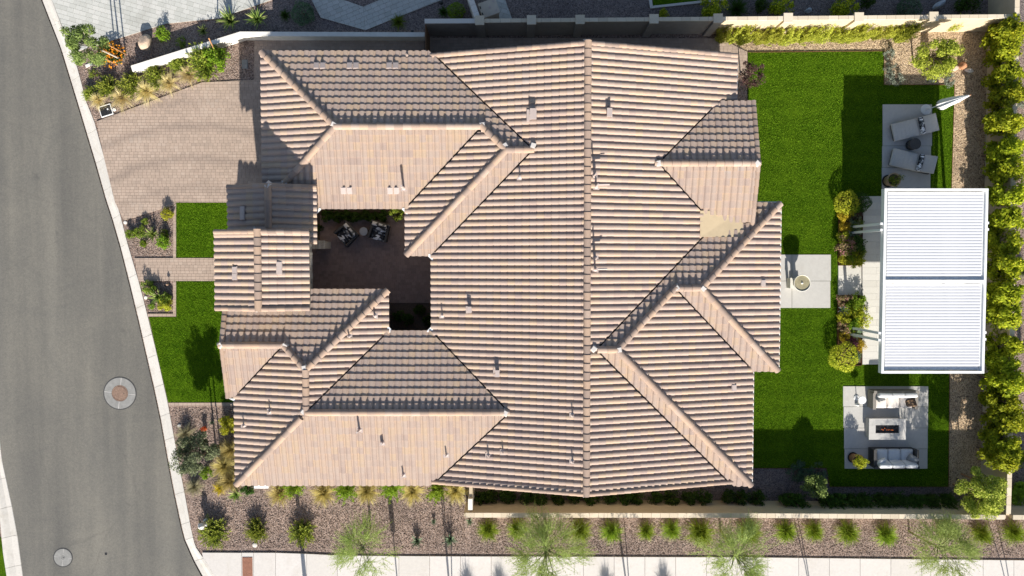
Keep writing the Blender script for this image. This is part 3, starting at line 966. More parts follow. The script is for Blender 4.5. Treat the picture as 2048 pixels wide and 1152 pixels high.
for x, y in ((549, 62), (637, 70.5), (767, 72), (825, 63)):
    p = P(x, y, 0.5)
    mb = MB(); mb.box((0, 0, 0), (0.10, 0.09, 0.12)); mb.lathe([(0.045, 0.06), (0.02, 0.09)], 8)
    link('wall_light', mb.mesh('wall_light', M['black']), lw, (p.x, p.y, 0.5))
# side gate of upright planks
gt = thing('side_gate', 'brown plank gate closing the side passage at the wall end', 'gate')
ga, gb = P(851, 49, 1.6), P(851, 103, 1.6)
n = 9
for k in range(n):
    mb = MB(); L = (ga.y - gb.y) / n
    mb.box((0, 0, 0.85), (0.03, L - 0.012, 1.55)); link('plank', mb.mesh('plank', M['wood']), gt, (ga.x, gb.y + (k + 0.5) * L, 0))
mb = MB()
for z in (0.3, 1.4):
    mb.box((ga.x - 0.035, (ga.y + gb.y) / 2, z), (0.03, ga.y - gb.y, 0.05))
link('rail', mb.mesh('rail', M['black']), gt)
mb = MB(); mb.box((ga.x - 0.02, gb.y - 0.05, 0.85), (0.12, 0.16, 1.7)); link('gate_post', mb.mesh('gate_post', M['white_wall']), gt)
# neighbour's wall and equipment box
wall_run('garden_wall', 'white capped wall running up between the neighbouring gravel and a beige equipment box', [tuple(P(956, 38, 1.65)[:2]), tuple(P(941, -4, 1.65)[:2]), tuple(P(930, -40, 1.65)[:2])], 1.65, 0.18, M['white_wall'], M['cap_pale'], 0.3, seed=12)
eq = thing('equipment_box', 'beige outdoor equipment box with a lidded top on grey pavers', 'equipment box', P(966, 31.5, 0), R(20))
eqc = (P(978, 16, 0.95))
eq.location = (eqc.x, eqc.y, 0)
link('body', rbox_mesh('body', (0.74, 0.62, 0.84), 0.02, M['box_beige']), eq, (0, 0, 0.45))
link('lid', rbox_mesh('lid', (0.82, 0.70, 0.07), 0.02, M['box_beige']), eq, (0, 0, 0.915))
mb = MB()
for x, y in ((-0.36, 0.15), (-0.36, -0.15)):
    mb.box((x, y, 0.955), (0.05, 0.12, 0.012))
link('latch', mb.mesh('latch', M['black']), eq)
mb = MB()
mb.lathe([(0.045, 0.95), (0.045, 0.962)], 12, (0.28, -0.2, 0)); mb.lathe([(0.045, 0.95), (0.045, 0.962)], 12, (0.28, 0.22, 0)); mb.lathe([(0.06, 0.95), (0.055, 0.96)], 12, (0.05, 0.02, 0))
link('knob', mb.mesh('knob', M['vent']), eq)
# ================================================================== the house
PITCH = 0.255
ZE = 2.92
class Block:
    def __init__(s, name, x0, x1, y0, y1, sides, ze=ZE, wall=True, prio=0):
        s.name, s.x0, s.x1, s.y0, s.y1, s.sides, s.ze, s.wall, s.prio = name, x0, x1, y0, y1, sides, ze, wall, prio
    def plane(s, side):
        """z = a*x + b*y + c"""
        if side == 'W': return (PITCH, 0.0, s.ze - PITCH * s.x0)
        if side == 'E': return (-PITCH, 0.0, s.ze + PITCH * s.x1)
        if side == 'N': return (0.0, -PITCH, s.ze + PITCH * s.y1)
        if side == 'S': return (0.0, PITCH, s.ze - PITCH * s.y0)
    def h(s, x, y):
        best, bs = 1e9, None
        for sd in s.sides:
            a, b, c = s.plane(sd)
            z = a * x + b * y + c
            if z < best:
                best, bs = z, sd
        return best, bs
    def inside(s, x, y, e=0.0):
        return s.x0 - e <= x <= s.x1 + e and s.y0 - e <= y <= s.y1 + e
EV = ZE + 0.03
def ex(px, py, z=EV): return P(px, py, z).x
def ey(px, py, z=EV): return P(px, py, z).y
a1, a2 = ex(865, 580), ex(1471, 150)
yN = 0.5 * (ey(900, 110) + ey(1468, 107)); yS = ey(900, 966)
gN = ey(700, 105); gS = ey(720, 415); gW = ex(526, 230)
bW = ex(813, 460); bS = ey(840, 509)
cE = ex(775, 620); cN = ey(690, 581); cW = ex(472.5, 880)
dN = ey(820, 664); dS = ey(680, 968)
n3 = ey(1530, 408); e2 = ex(1557, 570); s2 = ey(1530, 740)
e3 = ex(1502.5, 860); s3 = ey(1480, 969)
zP = 3.12
pN = ey(1460, 205, zP + 0.03); pE = ex(1511, 300, zP + 0.2)
pR = P(1400, 326, 3.85).y
pS = 2 * pR - pN
zT = 4.75
tW, tE = ex(433, 540, zT + 0.03), ex(616, 540, zT + 0.03)
tN, tS = ey(480, 461, zT + 0.15), ey(480, 620, zT + 0.15)
zF = 3.32
fW, fE = ex(458, 420, zF + 0.03), ex(631, 430, zF + 0.03)
fN = ey(500, 371, zF + 0.1)
gxW = P(441, 690, 3.5).x
gyR = P(500, 690, 3.5).y
gyS = 2 * gyR - cN
BL = [
    Block('main', a1, a2, yS, yN, 'WE', prio=5),
    Block('garage', gW, bW + 3.6, gS, gN, 'NSW', prio=1),
    Block('link', bW, a1 + 5.0, bS, gN, 'NSW', prio=2),
    Block('west_wing', cW, cE, dN - 3.4, cN, 'NEW', prio=3),
    Block('south_wing', cW, a1 + 4.0, dS, dN, 'NSW', prio=2),
    Block('west_gable', gxW, cW + 2.7, gyS, cN, 'NS', prio=1),
    Block('rear_hip', a2 - 6.4, e3, s3, n3, 'NES', prio=3),
    Block('rear_bay', e3 - 4.2, e2, s2, n3, 'NES', prio=2),
    Block('rear_gable', a2 - 3.9, pE, pS, pN, 'NS', zP, prio=4),
    Block('tower', tW, tE, tS, tN, 'WE', zT, prio=6),
    Block('porch', fW, fE, tN - 0.5, fN, 'WE', zF, prio=4),
]
BYN = {b.name: b for b in BL}
def roof_h(x, y, skip=None):
    best, bb, bs = -1.0, None, None
    for b in BL:
        if b is skip or not b.inside(x, y):
            continue
        z, sd = b.h(x, y)
        if z > best:
            best, bb, bs = z, b, sd
    return best, bb, bs
def coplanar(p, q):
    return all(abs(u - v) < 1e-6 for u, v in zip(p, q))

house = thing('house', 'single storey house with a sprawling tan clay tile hip and gable roof around a courtyard', 'house')
# walls under every block
INS = 0.42
for b in BL:
    mb = MB()
    x0, x1, y0, y1 = b.x0 + INS, b.x1 - INS, b.y0 + INS, b.y1 - INS
    if b.name == 'tower': x1 = P(612, 540, 0).x
    if b.name == 'porch': x1 = P(626, 440, 0).x
    mb.box(((x0 + x1) / 2, (y0 + y1) / 2, (b.ze - 0.12) / 2), (x1 - x0, y1 - y0, b.ze - 0.12))
    # gable infill
    zi = b.ze - 0.1
    if set(b.sides) == set('WE'):
        xm = (x0 + x1) / 2
        zt = b.ze + PITCH * (x1 - x0) / 2 - 0.08
        for yy, s_ in ((y0 + 0.002, 1), (y1 - 0.002, -1)):
            mb.raw([(x0, yy, zi), (x1, yy, zi), (xm, yy, zt), (x0, yy + s_ * 0.2, zi), (x1, yy + s_ * 0.2, zi), (xm, yy + s_ * 0.2, zt)], [(0, 1, 2), (5, 4, 3), (0, 2, 5, 3), (1, 4, 5, 2), (0, 3, 4, 1)])
    if set(b.sides) == set('NS'):
        ym = (b.y0 + b.y1) / 2
        zt = b.ze + PITCH * (b.y1 - b.y0) / 2 - 0.14
        for xx, s_ in ((x0 + 0.002, 1), (x1 - 0.002, -1)):
            mb.raw([(xx, y0, zi), (xx, y1, zi), (xx, ym, zt), (xx + s_ * 0.2, y0, zi), (xx + s_ * 0.2, y1, zi), (xx + s_ * 0.2, ym, zt)], [(0, 1, 2), (5, 4, 3), (0, 2, 5, 3), (1, 4, 5, 2), (0, 3, 4, 1)])
    link('wall', mb.mesh('wall', M['stucco']), house)

# roof deck (underlayment) for all blocks
deck = MB()
edges = []      # (block, sideA, sideB, p, q)
LOWER = 0.05
for b in BL:
    rect = [(b.x0, b.y0), (b.x1, b.y0), (b.x1, b.y1), (b.x0, b.y1)]
    for sd in b.sides:
        A, B_, C = b.plane(sd)
        poly = [(x, y) for x, y in rect]
        for o_ in b.sides:
            if o_ == sd: continue
            a_, b_, c_ = b.plane(o_)
            poly = clip_poly(poly, a_ - A, b_ - B_, c_ - C)
            if len(poly) < 3: break
        if len(poly) < 3: continue
        pts = [(x, y, A * x + B_ * y + C) for x, y in poly]
        top = [(x, y, z - LOWER) for x, y, z in pts]
        bot = [(x, y, z - LOWER - 0.07) for x, y, z in pts]
        deck.face(top)
        deck.face(bot[::-1])
        n = len(pts)
        for i in range(n):
            j = (i + 1) % n
            deck.face([top[i], bot[i], bot[j], top[j]])
            for o_ in b.sides:
                if o_ <= sd: continue
                a_, b_, c_ = b.plane(o_)
                z1 = a_ * poly[i][0] + b_ * poly[i][1] + c_
                z2 = a_ * poly[j][0] + b_ * poly[j][1] + c_
                if abs(z1 - pts[i][2]) < 1e-4 and abs(z2 - pts[j][2]) < 1e-4:
                    edges.append((b, sd, o_, Vector(pts[i]), Vector(pts[j])))
roof = link('roof', deck.mesh('roof', M['underlay']), house)

# ---- clay tiles
TW, TC = 0.273, 0.298            # column pitch, course pitch in plan
TLEN = 0.385
SL = math.hypot(1, PITCH)
prof = []
for u, w in ((0.0, -0.004), (0.004, 0.026), (0.040, 0.047), (0.092, 0.057), (0.145, 0.050), (0.180, 0.034), (0.200, -0.004), (0.222, -0.010), (0.255, -0.006), (0.273, 0.002)):
    prof.append((u, w))
prof = [(u / 0.273, w) for u, w in prof]
NP = len(prof)
def tile_shape(width=TW):
    """local: x across, y down the slope (0 top .. TLEN bottom), z off the roof"""
    v = []
    for t, lift in ((0.0, 0.0), (TLEN, 0.050)):
        for u, w in prof:
            v.append((u * width, t, w + lift))
    for u, w in prof:
        v.append((u * width, TLEN - 0.004, w + 0.050 - 0.046))
    f = []
    for k in range(NP - 1):
        f.append((k, k + 1, NP + k + 1, NP + k))
        f.append((NP + k, NP + k + 1, 2 * NP + k + 1, 2 * NP + k))
    return v, f
field = MB()
rg = random.Random(21)
singles = []          # candidates for separate tiles: (z, matrix)
DN = {'N': (0, 1), 'S': (0, -1), 'E': (1, 0), 'W': (-1, 0)}
for b in BL:
    for sd in b.sides:
        dx, dy = DN[sd]
        dv = Vector((dx, dy, -PITCH)).normalized()          # down slope
        nn = Vector((dx * PITCH, dy * PITCH, 1)).normalized()
        uu = nn.cross(dv) * -1                                # across, right-handed: u x v = n
        uu = dv.cross(nn)
        A, B_, C = b.plane(sd)
        # length along the eave
        if sd in 'NS':
            lo, hi, e0 = b.x0, b.x1, (b.y1 if sd == 'N' else b.y0)
        else:
            lo, hi, e0 = b.y0, b.y1, (b.x1 if sd == 'E' else b.x0)
        w = TW
        i0, i1 = math.floor(lo / TW + 1e-6), math.ceil(hi / TW - 1e-6)
        shape, faces = tile_shape(w)
        depth = {'N': b.y1 - b.y0, 'S': b.y1 - b.y0, 'E': b.x1 - b.x0, 'W': b.x1 - b.x0}[sd]
        nrow = int(depth / TC) + 2
        opp = {'N': 'S', 'S': 'N', 'E': 'W', 'W': 'E'}[sd]
        if opp in b.sides:
            nrow = int(depth / 2 / TC) + 2
        for i in range(i0, i1):
            pos = i * w if (uu.x + uu.y) > 0 else (i + 1) * w
            for j in range(nrow):
                dist = j * TC - 0.05                          # plan distance of the lower edge from the eave
                up = dist + TLEN / SL
                if sd in 'NS':
                    base = Vector((pos, e0 - dy * up, 0))
                else:
                    base = Vector((e0 - dx * up, pos, 0))
                base.z = A * base.x + B_ * base.y + C
                # footprint corners of the exposed part
                us = 1 if (uu.x + uu.y) > 0 else -1
                def fp(ui, d_):
                    if sd in 'NS':
                        return (pos + us * ui * w, e0 - dy * d_)
                    return (e0 - dx * d_, pos + us * ui * w)
                cor = [fp(0, dist), fp(1, dist), fp(1, up), fp(0, up)]
                cen = fp(0.5, (dist + dist + TC) / 2)
                cuts = []
                drop = False
                if i * w < lo - 1e-6:
                    cuts.append((1, 0, -lo) if sd in 'NS' else (0, 1, -lo))
                if (i + 1) * w > hi + 1e-6:
                    cuts.append((-1, 0, hi) if sd in 'NS' else (0, -1, hi))
                for o_ in b.sides:
                    if o_ == sd: continue
                    a_, b_, c_ = b.plane(o_)
                    hp = (a_ - A, b_ - B_, c_ - C)
                    vals = [hp[0] * x + hp[1] * y + hp[2] for x, y in cor]
                    if max(vals) < 0:
                        drop = True; break
                    if min(vals) < 0:
                        x, y = cor[vals.index(min(vals))]
                        seam = False
                        for q in BL:
                            if q is b or not q.inside(x, y): continue
                            z, ps = q.h(x, y)
                            if coplanar(q.plane(ps), (A, B_, C)): seam = True
                        if seam:
                            if hp[0] * cen[0] + hp[1] * cen[1] + hp[2] < 0:
                                drop = True; break
                        else:
                            cuts.append(hp)
                if drop: continue
                for q in BL:
                    if q is b: continue
                    cov, ins_all = [], True
                    pj = None
                    for x, y in cor:
                        if not q.inside(x, y, -1.3 if q.name == 'tower' else (0.3 if q.name == 'main' else 0.0)):
                            cov.append(False); ins_all = False; continue
                        z, ps = q.h(x, y)
                        zz = A * x + B_ * y + C
                        if coplanar(q.plane(ps), (A, B_, C)):
                            cov.append(False)
                        else:
                            c_ = z > zz + 1e-5
                            cov.append(c_)
                            if c_: pj = ps
                    # coplanar neighbour of higher priority owns the tile
                    if q.prio > b.prio and q.inside(*cen):
                        z, ps = q.h(*cen)
                        if coplanar(q.plane(ps), (A, B_, C)):
                            drop = True; break
                    if all(cov):
                        drop = True; break
                    if any(cov) and ins_all and pj:
                        a_, b_, c_ = q.plane(pj)
                        L = math.hypot(A - a_, B_ - b_)
                        if L > 1e-6:
                            cuts.append((A - a_, B_ - b_, C - c_ - 0.028 * L))
                if b.name == 'rear_gable' and sd == 'S' and cen[1] < P(1450, 443, 3.25).y: continue
                if drop: continue
                Mx = Matrix((uu.to_4d(), dv.to_4d(), nn.to_4d(), (0, 0, 0, 1))).transposed()
                Mx.col[3] = (base.x, base.y, base.z, 1)
                for c in range(3): Mx[3][c] = 0
                Mx = Mx @ Matrix.Rotation(rg.uniform(-0.006, 0.006), 4, 'Z') @ Matrix.Translation((0, rg.uniform(-0.006, 0.006), rg.uniform(-0.002, 0.004)))
                if not cuts and b.name in ('main', 'rear_hip'):
                    singles.append((base.z, Mx, w, sd + b.name))
                    continue
                vv = [Mx @ Vector(p) for p in shape]
                field.cur = rg.random()
                if not cuts:
                    field.raw(vv, faces)
                else:
                    for f in faces:
                        poly = [tuple(vv[k]) for k in f]
                        for hp in cuts:
                            if len(poly) < 3: break
                            poly = clip_poly(poly, *hp)
                        if len(poly) >= 3:
                            field.face(poly)
singles.sort(key=lambda s_: -s_[0])
cache = {}
for k, (z, Mx, w, key) in enumerate(singles):
    if k < 300:
        if key not in cache:
            v, f = tile_shape(w)
            mb = MB(); mb.raw(v, f); cache[key] = mb.mesh('roof_tile', M['tile'], True)
            cache[key].set_sharp_from_angle(angle=R(50))
        o = link('roof_tile', cache[key], roof)
        o.matrix_local = Mx
    else:
        v, f = tile_shape(w)
        field.cur = rg.random()
        field.raw([Mx @ Vector(p) for p in v], f)
me = field.mesh('tile_field', M['tile'], True)
me.set_sharp_from_angle(angle=R(50))
o = link('tile_field', me, roof); o['kind'] = 'stuff'

# ---- ridge and hip caps, laid singly
def cap_mesh(L, w, hgt):
    mb = MB(); n = 7
    v = []
    for t, sc, lf in ((0, 0.92, 0.0), (L, 1.0, 0.024)):
        for k in range(n):
            a = math.pi * k / (n - 1)
            v.append((-math.cos(a) * w / 2 * sc, t, math.sin(a) * hgt * sc + lf))
    for k in range(n):
        a = math.pi * k / (n - 1)
        v.append((-math.cos(a) * w / 2 * 0.84, L - 0.002, math.sin(a) * hgt * 0.9 + 0.008))
    f = []
    for k in range(n - 1):
        f.append((k, n + k, n + k + 1, k + 1))
        f.append((n + k, 2 * n + k, 2 * n + k + 1, n + k + 1))
    mb.raw(v, f)
    me = mb.mesh('ridge_tile', M['cap_tile'], True)
    me.set_sharp_from_angle(angle=R(50))
    return me
CAP = cap_mesh(0.42, 0.30, 0.125)
RAKE = cap_mesh(0.385, 0.22, 0.09)
def lay(me, name, p, q, pitch, lift, parent=roof, skip=None, down=True):
    """caps from the lower end p to the upper end q"""
    if p.z > q.z: p, q = q, p
    d = (q - p); L = d.length; d.normalize()
    n = max(1, round(L / pitch)); s_ = L / n
    side = d.cross(Vector((0, 0, 1))).normalized()
    up = side.cross(d).normalized()
    for k in range(n):
        base = p + d * (s_ * (k + 1) + 0.03)           # upper end of the cap
        mid = p + d * (s_ * (k + 0.5))
        if skip and skip(mid): continue
        Mx = Matrix.Identity(4)
        yy = -d                                          # local y runs down
        xx = yy.cross(up)
        for r_ in range(3):
            Mx[r_][0], Mx[r_][1], Mx[r_][2], Mx[r_][3] = xx[r_], yy[r_], up[r_], (base + up * lift)[r_]
        Mx = Mx @ Matrix.Rotation(rg.uniform(-0.012, 0.012), 4, 'Z')
        o = link(name, me, parent)
        o.matrix_local = Mx
ends = []
for b, s1, s2_, p, q in edges:
    def skip(m, b=b):
        for o_ in BL:
            if o_ is b or not o_.inside(m.x, m.y, 0.25): continue
            if o_.h(m.x, m.y)[0] > m.z - 0.004:
                return True
        return False
    lay(CAP, 'ridge_tile', p, q, 0.36, 0.035, skip=skip)
# rake tiles along the gable ends
def rake(b, at, sides):
    for sd in sides:
        if sd in 'WE':
            xm = (b.x0 + b.x1) / 2
            p = Vector((b.x0 if sd == 'W' else b.x1, at, b.ze)); q = Vector((xm, at, b.ze + PITCH * (b.x1 - b.x0) / 2))
        else:
            ym = (b.y0 + b.y1) / 2
            p = Vector((at, b.y0 if sd == 'S' else b.y1, b.ze)); q = Vector((at, ym, b.ze + PITCH * (b.y1 - b.y0) / 2))
        def skip(m):
            z, bb, _ = roof_h(m.x, m.y, b)
            return z > m.z + 0.03
        lay(RAKE, 'rake_tile', p, q, 0.31, 0.03, skip=skip)
m_ = BYN['main']; rake(m_, m_.y1 - 0.06, 'WE'); rake(m_, m_.y0 + 0.06, 'WE')
t_ = BYN['tower']; rake(t_, t_.y1 - 0.06, 'WE'); rake(t_, t_.y0 + 0.06, 'WE')
f_ = BYN['porch']; rake(f_, f_.y1 - 0.06, 'WE')
p_ = BYN['rear_gable']; rake(p_, p_.x1 - 0.06, 'NS')
w_ = BYN['west_gable']; rake(w_, w_.x0 + 0.06, 'NS')
# pale mortar at ridge ends and junctions
def on_roof(px, py):
    z = 4.0
    for _ in range(30):
        p = P(px, py, z)
        h_ = roof_h(p.x, p.y)[0]
        if h_ < 0: h_ = z
        z = 0.5 * z + 0.5 * h_
    return P(px, py, z)
mb = MB()
mb.raw([(-0.17, -0.15, -0.06), (0.17, -0.15, -0.06), (0.17, 0.15, -0.06), (-0.17, 0.15, -0.06), (-0.09, -0.08, 0.15), (0.1, -0.07, 0.16), (0.08, 0.09, 0.15), (-0.1, 0.08, 0.14)], [(4, 5, 6, 7), (0, 1, 5, 4), (1, 2, 6, 5), (2, 3, 7, 6), (3, 0, 4, 7)])
ME_M = mb.mesh('ridge_mortar', M['mortar'])
for x, y in ((1174, 86), (1171, 986), (669, 250), (965, 251), (1010, 292), (1066, 292), (571, 366), (1316, 327), (1513, 327), (1352, 576), (1405, 577), (1238, 699), (1187, 697), (610, 735), (609, 823), (1011, 825), (571, 691), (443, 690), (512, 462), (514, 618), (537, 371)):
    p = on_roof(x, y)
    link('ridge_mortar', ME_M, roof, (p.x, p.y, p.z + 0.02), rg.uniform(0, 3))
# splash diverters at the valley ends
for tri in ([(631, 416), (645, 416), (631, 430)], [(801, 416), (815, 416), (815, 430)], [(851, 508), (866, 508), (866, 522)], [(775, 650), (775, 665), (788, 665)], [(866, 649), (852, 664), (866, 664)], [(470, 803), (458, 797), (470, 797)]):
    mb = MB()
    mb.prism([tuple(P(x, y, 2.95)[:2]) for x, y in tri], 2.93, 2.97)
    link('flashing', mb.mesh('flashing', M['white_metal']), roof)
# gutters on the eaves towards the lawn and courtyard fascia boards
def gutter(p, q, mat='white_metal', w=0.10):
    mb = MB(); d = (q - p); an_ = math.atan2(d.y, d.x)
    c = (p + q) / 2
    mb.box((c.x, c.y, c.z), (d.length, w, 0.11), an_)
    link('gutter', mb.mesh('gutter', M[mat]), roof)
zg = ZE - 0.075
gutter(Vector((e2 + 0.06, s2, zg)), Vector((e2 + 0.06, n3, zg)))
gutter(Vector((e3 + 0.06, s3, zg)), Vector((e3 + 0.06, s2 - 0.1, zg)))
gutter(Vector((a2 + 0.06, pN + 0.1, zg)), Vector((a2 + 0.06, yN, zg)), 'grey_metal')
gutter(Vector((pE + 0.2, n3 + 0.06, zg)), Vector((e2 + 0.1, n3 + 0.06, zg)), 'flash')
for p, q in (((gW, gS), (gW, gN)), ((gW, gN), (a1, gN)), ((cW, dS), (a1 + 0.3, dS)), ((cW, dS), (cW, gyS)), ((bW, bS), (bW, gS)), ((bW, bS), (a1, bS)), ((a1, bS), (a1, dN)), ((cE, dN), (a1, dN)), ((cE, dN), (cE, cN)), ((tE, cN), (cE, cN)), ((fE, gS), (bW, gS)), ((e3 - 2.2, s3), (e3, s3))):
    mb = MB(); p = Vector((*p, ZE - 0.12)); q = Vector((*q, ZE - 0.12)); d = q - p; c = (p + q) / 2
    mb.box((c.x, c.y, c.z), (d.length, 0.05, 0.16), math.atan2(d.y, d.x))
    link('fascia', mb.mesh('fascia', M['stucco']), roof)
for xx in (tW, tE):
    mb = MB(); mb.box((xx, (tN + tS) / 2, zT - 0.12), (0.05, tN - tS - 0.1, 0.16)); link('fascia', mb.mesh('fascia', M['stucco']), roof)
# cricket between the rear gable and the bay
ca, cb = P(1399, 436, 3.3), P(1486, 474, 3.3)
mb = MB()
mb.raw([(ca.x, ca.y + 0.3, 3.39), (cb.x, ca.y + 0.3, 3.20), (cb.x, cb.y, 3.30), (ca.x, cb.y, 3.43), (ca.x, ca.y + 0.3, 2.9), (cb.x, ca.y + 0.3, 2.9), (cb.x, cb.y, 2.9), (ca.x, cb.y, 2.9)], [(3, 2, 1, 0), (0, 1, 5, 4), (1, 2, 6, 5), (2, 3, 7, 6), (3, 0, 4, 7)])
link('roof_cricket', mb.mesh('roof_cricket', M['membrane']), roof)

# ---- vents and pipes on the roof
def box_vent(px, py, s=1.0):
    p = on_roof(px, py)
    t = link('box_vent', None, roof, (p.x, p.y, p.z))
    # one mesh: curb, body and cap
    mb = MB(); mb.box((0, 0, 0.12), (0.20 * s, 0.26 * s, 0.34)); mb.box((0, -0.02, 0.31), (0.23 * s, 0.38 * s, 0.04)); mb.box((-0.03, -0.03, 0.05), (0.4 * s, 0.42 * s, 0.03))
    bpy.data.objects.remove(t)
    link('box_vent', mb.mesh('box_vent', M['vent']), roof, (p.x, p.y, p.z))
def pipe(px, py, h_=0.32, r_=0.03, arm=0.0):
    p = on_roof(px, py)
    mb = MB(); mb.tube([(0, 0, -0.05), (0, 0, h_)], r_, 8)
    mb.lathe([(0.13, 0.02), (0.10, 0.06), (r_ + 0.015, 0.10)], 10)
    mb.box((0.0, -0.02, 0.05), (0.26, 0.24, 0.02))
    if arm:
        mb.tube([(0, 0, h_ - 0.03), (arm, 0.01, h_ - 0.05)], r_ * 0.9, 8)
    link('vent_pipe', mb.mesh('vent_pipe', M['vent']), roof, (p.x, p.y, p.z))
box_vent(1066, 230, 1.15); box_vent(1217, 227, 0.9); box_vent(995, 744, 0.75); box_vent(940, 618, 0.7)
for a_ in ((1040, 354), (885, 630), (808, 376, 0.75, 0.05), (720, 858, 0.6, 0.045), (765, 884, 0.3, 0.06), (807, 948, 0.4, 0.03), (893, 908, 0.4, 0.03), (977, 910), (1006, 903), (1145, 830), (1145, 922), (541, 822), (489, 850), (699, 672), (750, 631), (1188, 352, 0.8, 0.035), (1192, 373, 0.7, 0.04, 0.45), (1190, 516, 0.75, 0.035), (1190, 538, 0.7, 0.04, 0.4)):
    pipe(*a_)
mbv = MB(); mbv.box((0, 0, 0.065), (0.23, 0.29, 0.03)); mbv.box((0, 0.0, 0.088), (0.18, 0.24, 0.015))
FV = mbv.mesh('flat_vent', M['vent'])
for x, y in ((634, 133), (647, 133), (700, 133), (713, 133), (779, 133), (792, 133), (688, 381), (700, 381), (781, 381), (794, 381), (472, 540), (472, 553), (559, 530), (559, 542), (487, 420), (487, 433), (1466, 775), (1524, 566)):
    p = on_roof(x, y)
    _, bb, sd = roof_h(p.x, p.y)
    an_ = math.atan(PITCH)
    rot = {'N': (-an_, 0, 0), 'S': (an_, 0, 0), 'E': (0, an_, 0), 'W': (0, -an_, 0)}[sd]
    link('flat_vent', FV, roof, (p.x, p.y, p.z + 0.02), rot)

# ---- stone veneer by the courtyard entry, stones laid singly
sv = P(622, 489, 2.2)
stw = link('stone_pillar', None, house, (0, 0, 0))
mb = MB()
q0, q1 = P(618, 481, 1.2), P(650, 498, 1.2)
pcx, pcy, pw, pd = (q0.x + q1.x) / 2, (q0.y + q1.y) / 2, q1.x - q0.x, q0.y - q1.y
mb.box((pcx, pcy, 0.58), (pw - 0.06, pd - 0.06, 1.16))
bpy.data.objects.remove(stw)
stw = link('stone_pillar', mb.mesh('stone_pillar', M['stone']), house)
rs = random.Random(3)
x = q0.x
while x < q1.x - 0.02:
    L = min(rs.uniform(0.07, 0.14), q1.x - x)
    y = q1.y
    while y < q0.y - 0.02:
        D = min(rs.uniform(0.16, 0.3), q0.y - y)
        mb = MB(); mb.box((x + L / 2, y + D / 2, 1.18 + rs.uniform(-0.01, 0.02)), (L - 0.01, D - 0.01, 0.09)); link('stone', mb.mesh('stone', M['stone']), stw)
        y += D
    x += L
# east face of the entry tower: narrow stone parapet
mb = MB()
w0, w1 = P(615, 485, 2.6), P(621, 583, 2.6)
y = w1.y
while y < w0.y:
    L = rs.uniform(0.12, 0.3); mb.cur = rs.random()
    mb.box(((w0.x + w1.x) / 2 + rs.uniform(-0.012, 0.012), y + L / 2, 2.45), (w1.x - w0.x, L - 0.01, 0.35 + rs.uniform(-0.02, 0.03)))
    y += L
o = link('stone_veneer', mb.mesh('stone_veneer', M['stone']), house); o['kind'] = 'stuff'
# ================================================================== pergola
PZ = 2.85
pg = thing('pergola', 'white louvred pergola of two bays over the pale deck', 'pergola')
pa, pb = P(1769.5, 377, PZ), P(1968.5, 747, PZ)
pcx, pcy = (pa.x + pb.x) / 2, (pa.y + pb.y) / 2
pg.location = (pcx, pcy, 0)
PW, PH = pb.x - pa.x, pa.y - pb.y
bw = 0.10
def pbox(name, c, s_, mat, par=None):
    mb = MB(); mb.box((0, 0, 0), s_)
    return link(name, mb.mesh(name, M[mat]), par or pg, c)
bh = 0.26
pbox('beam', (-PW / 2 + bw / 2, 0, PZ - bh / 2), (bw, PH, bh), 'white_metal')
pbox('beam', (PW / 2 - bw / 2, 0, PZ - bh / 2), (bw, PH, bh), 'white_metal')
pbox('beam', (0, PH / 2 - bw / 2, PZ - bh / 2), (PW - 2 * bw - 0.004, bw, bh), 'white_metal')
pbox('beam', (0, -PH / 2 + bw / 2, PZ - bh / 2), (PW - 2 * bw - 0.004, bw, bh), 'white_metal')
cyb = P(1868, 563, PZ).y - pcy
pbox('beam', (0, cyb, PZ - bh / 2), (PW - 2 * bw - 0.004, 0.13, bh), 'white_metal')
# inner ledges that carry the louvres
for sx in (-1, 1):
    pbox('ledge', (sx * (PW / 2 - bw - 0.035), 0, PZ - 0.15), (0.066, PH - 2 * bw - 0.01, 0.10), 'flash')
SLW = PW - 2 * bw - 0.16
mb = MB()
pr = [(-0.063, -0.004), (-0.052, 0.010), (-0.03, 0.014), (0.02, 0.014), (0.047, 0.010), (0.060, -0.004), (0.060, -0.018), (-0.063, -0.016)]
n = len(pr)
v = [(-SLW / 2, y, z) for y, z in pr] + [(SLW / 2, y, z) for y, z in pr]
mb.raw(v, [(i, (i + 1) % n, n + (i + 1) % n, n + i) for i in range(n)] + [tuple(range(n - 1, -1, -1)), tuple(range(n, 2 * n))])
SLAT = mb.mesh('slat', M['slat'])
tops = [(PH / 2 - bw - 0.03, cyb + 0.065 + 0.17), (cyb - 0.065 - 0.02, -PH / 2 + bw + 0.20)]
for y1, y0 in tops:
    n = 28
    L = (y1 - y0) / n
    for k in range(n):
        link('slat', SLAT, pg, (0, y0 + (k + 0.5) * L, PZ - 0.085))
    pbox('gutter_tray', (0, y0 - 0.085, PZ - 0.13), (SLW, 0.15, 0.03), 'flash')
for x, y in ((1766, 447.5), (1766, 460), (1765.5, 666), (1765.5, 680), (1979, 446), (1979, 459), (1975.5, 665), (1975, 678.5)):
    p = P(x, y, PZ - 0.12)
    mb = MB(); mb.box((0, 0, (PZ - 0.08 + 0.16) / 2), (0.11, 0.10, PZ - 0.08 - 0.16))
    sgn = -1 if x < 1800 else 1
    link('post', mb.mesh('post', M['white_metal']), pg, (sgn * (PW / 2 + 0.056), p.y - pcy, 0))
    mb = MB(); mb.box((sgn * (PW / 2 + 0.056), p.y - pcy, 0.17), (0.2, 0.16, 0.015)); link('foot_plate', mb.mesh('foot_plate', M['white_metal']), pg)

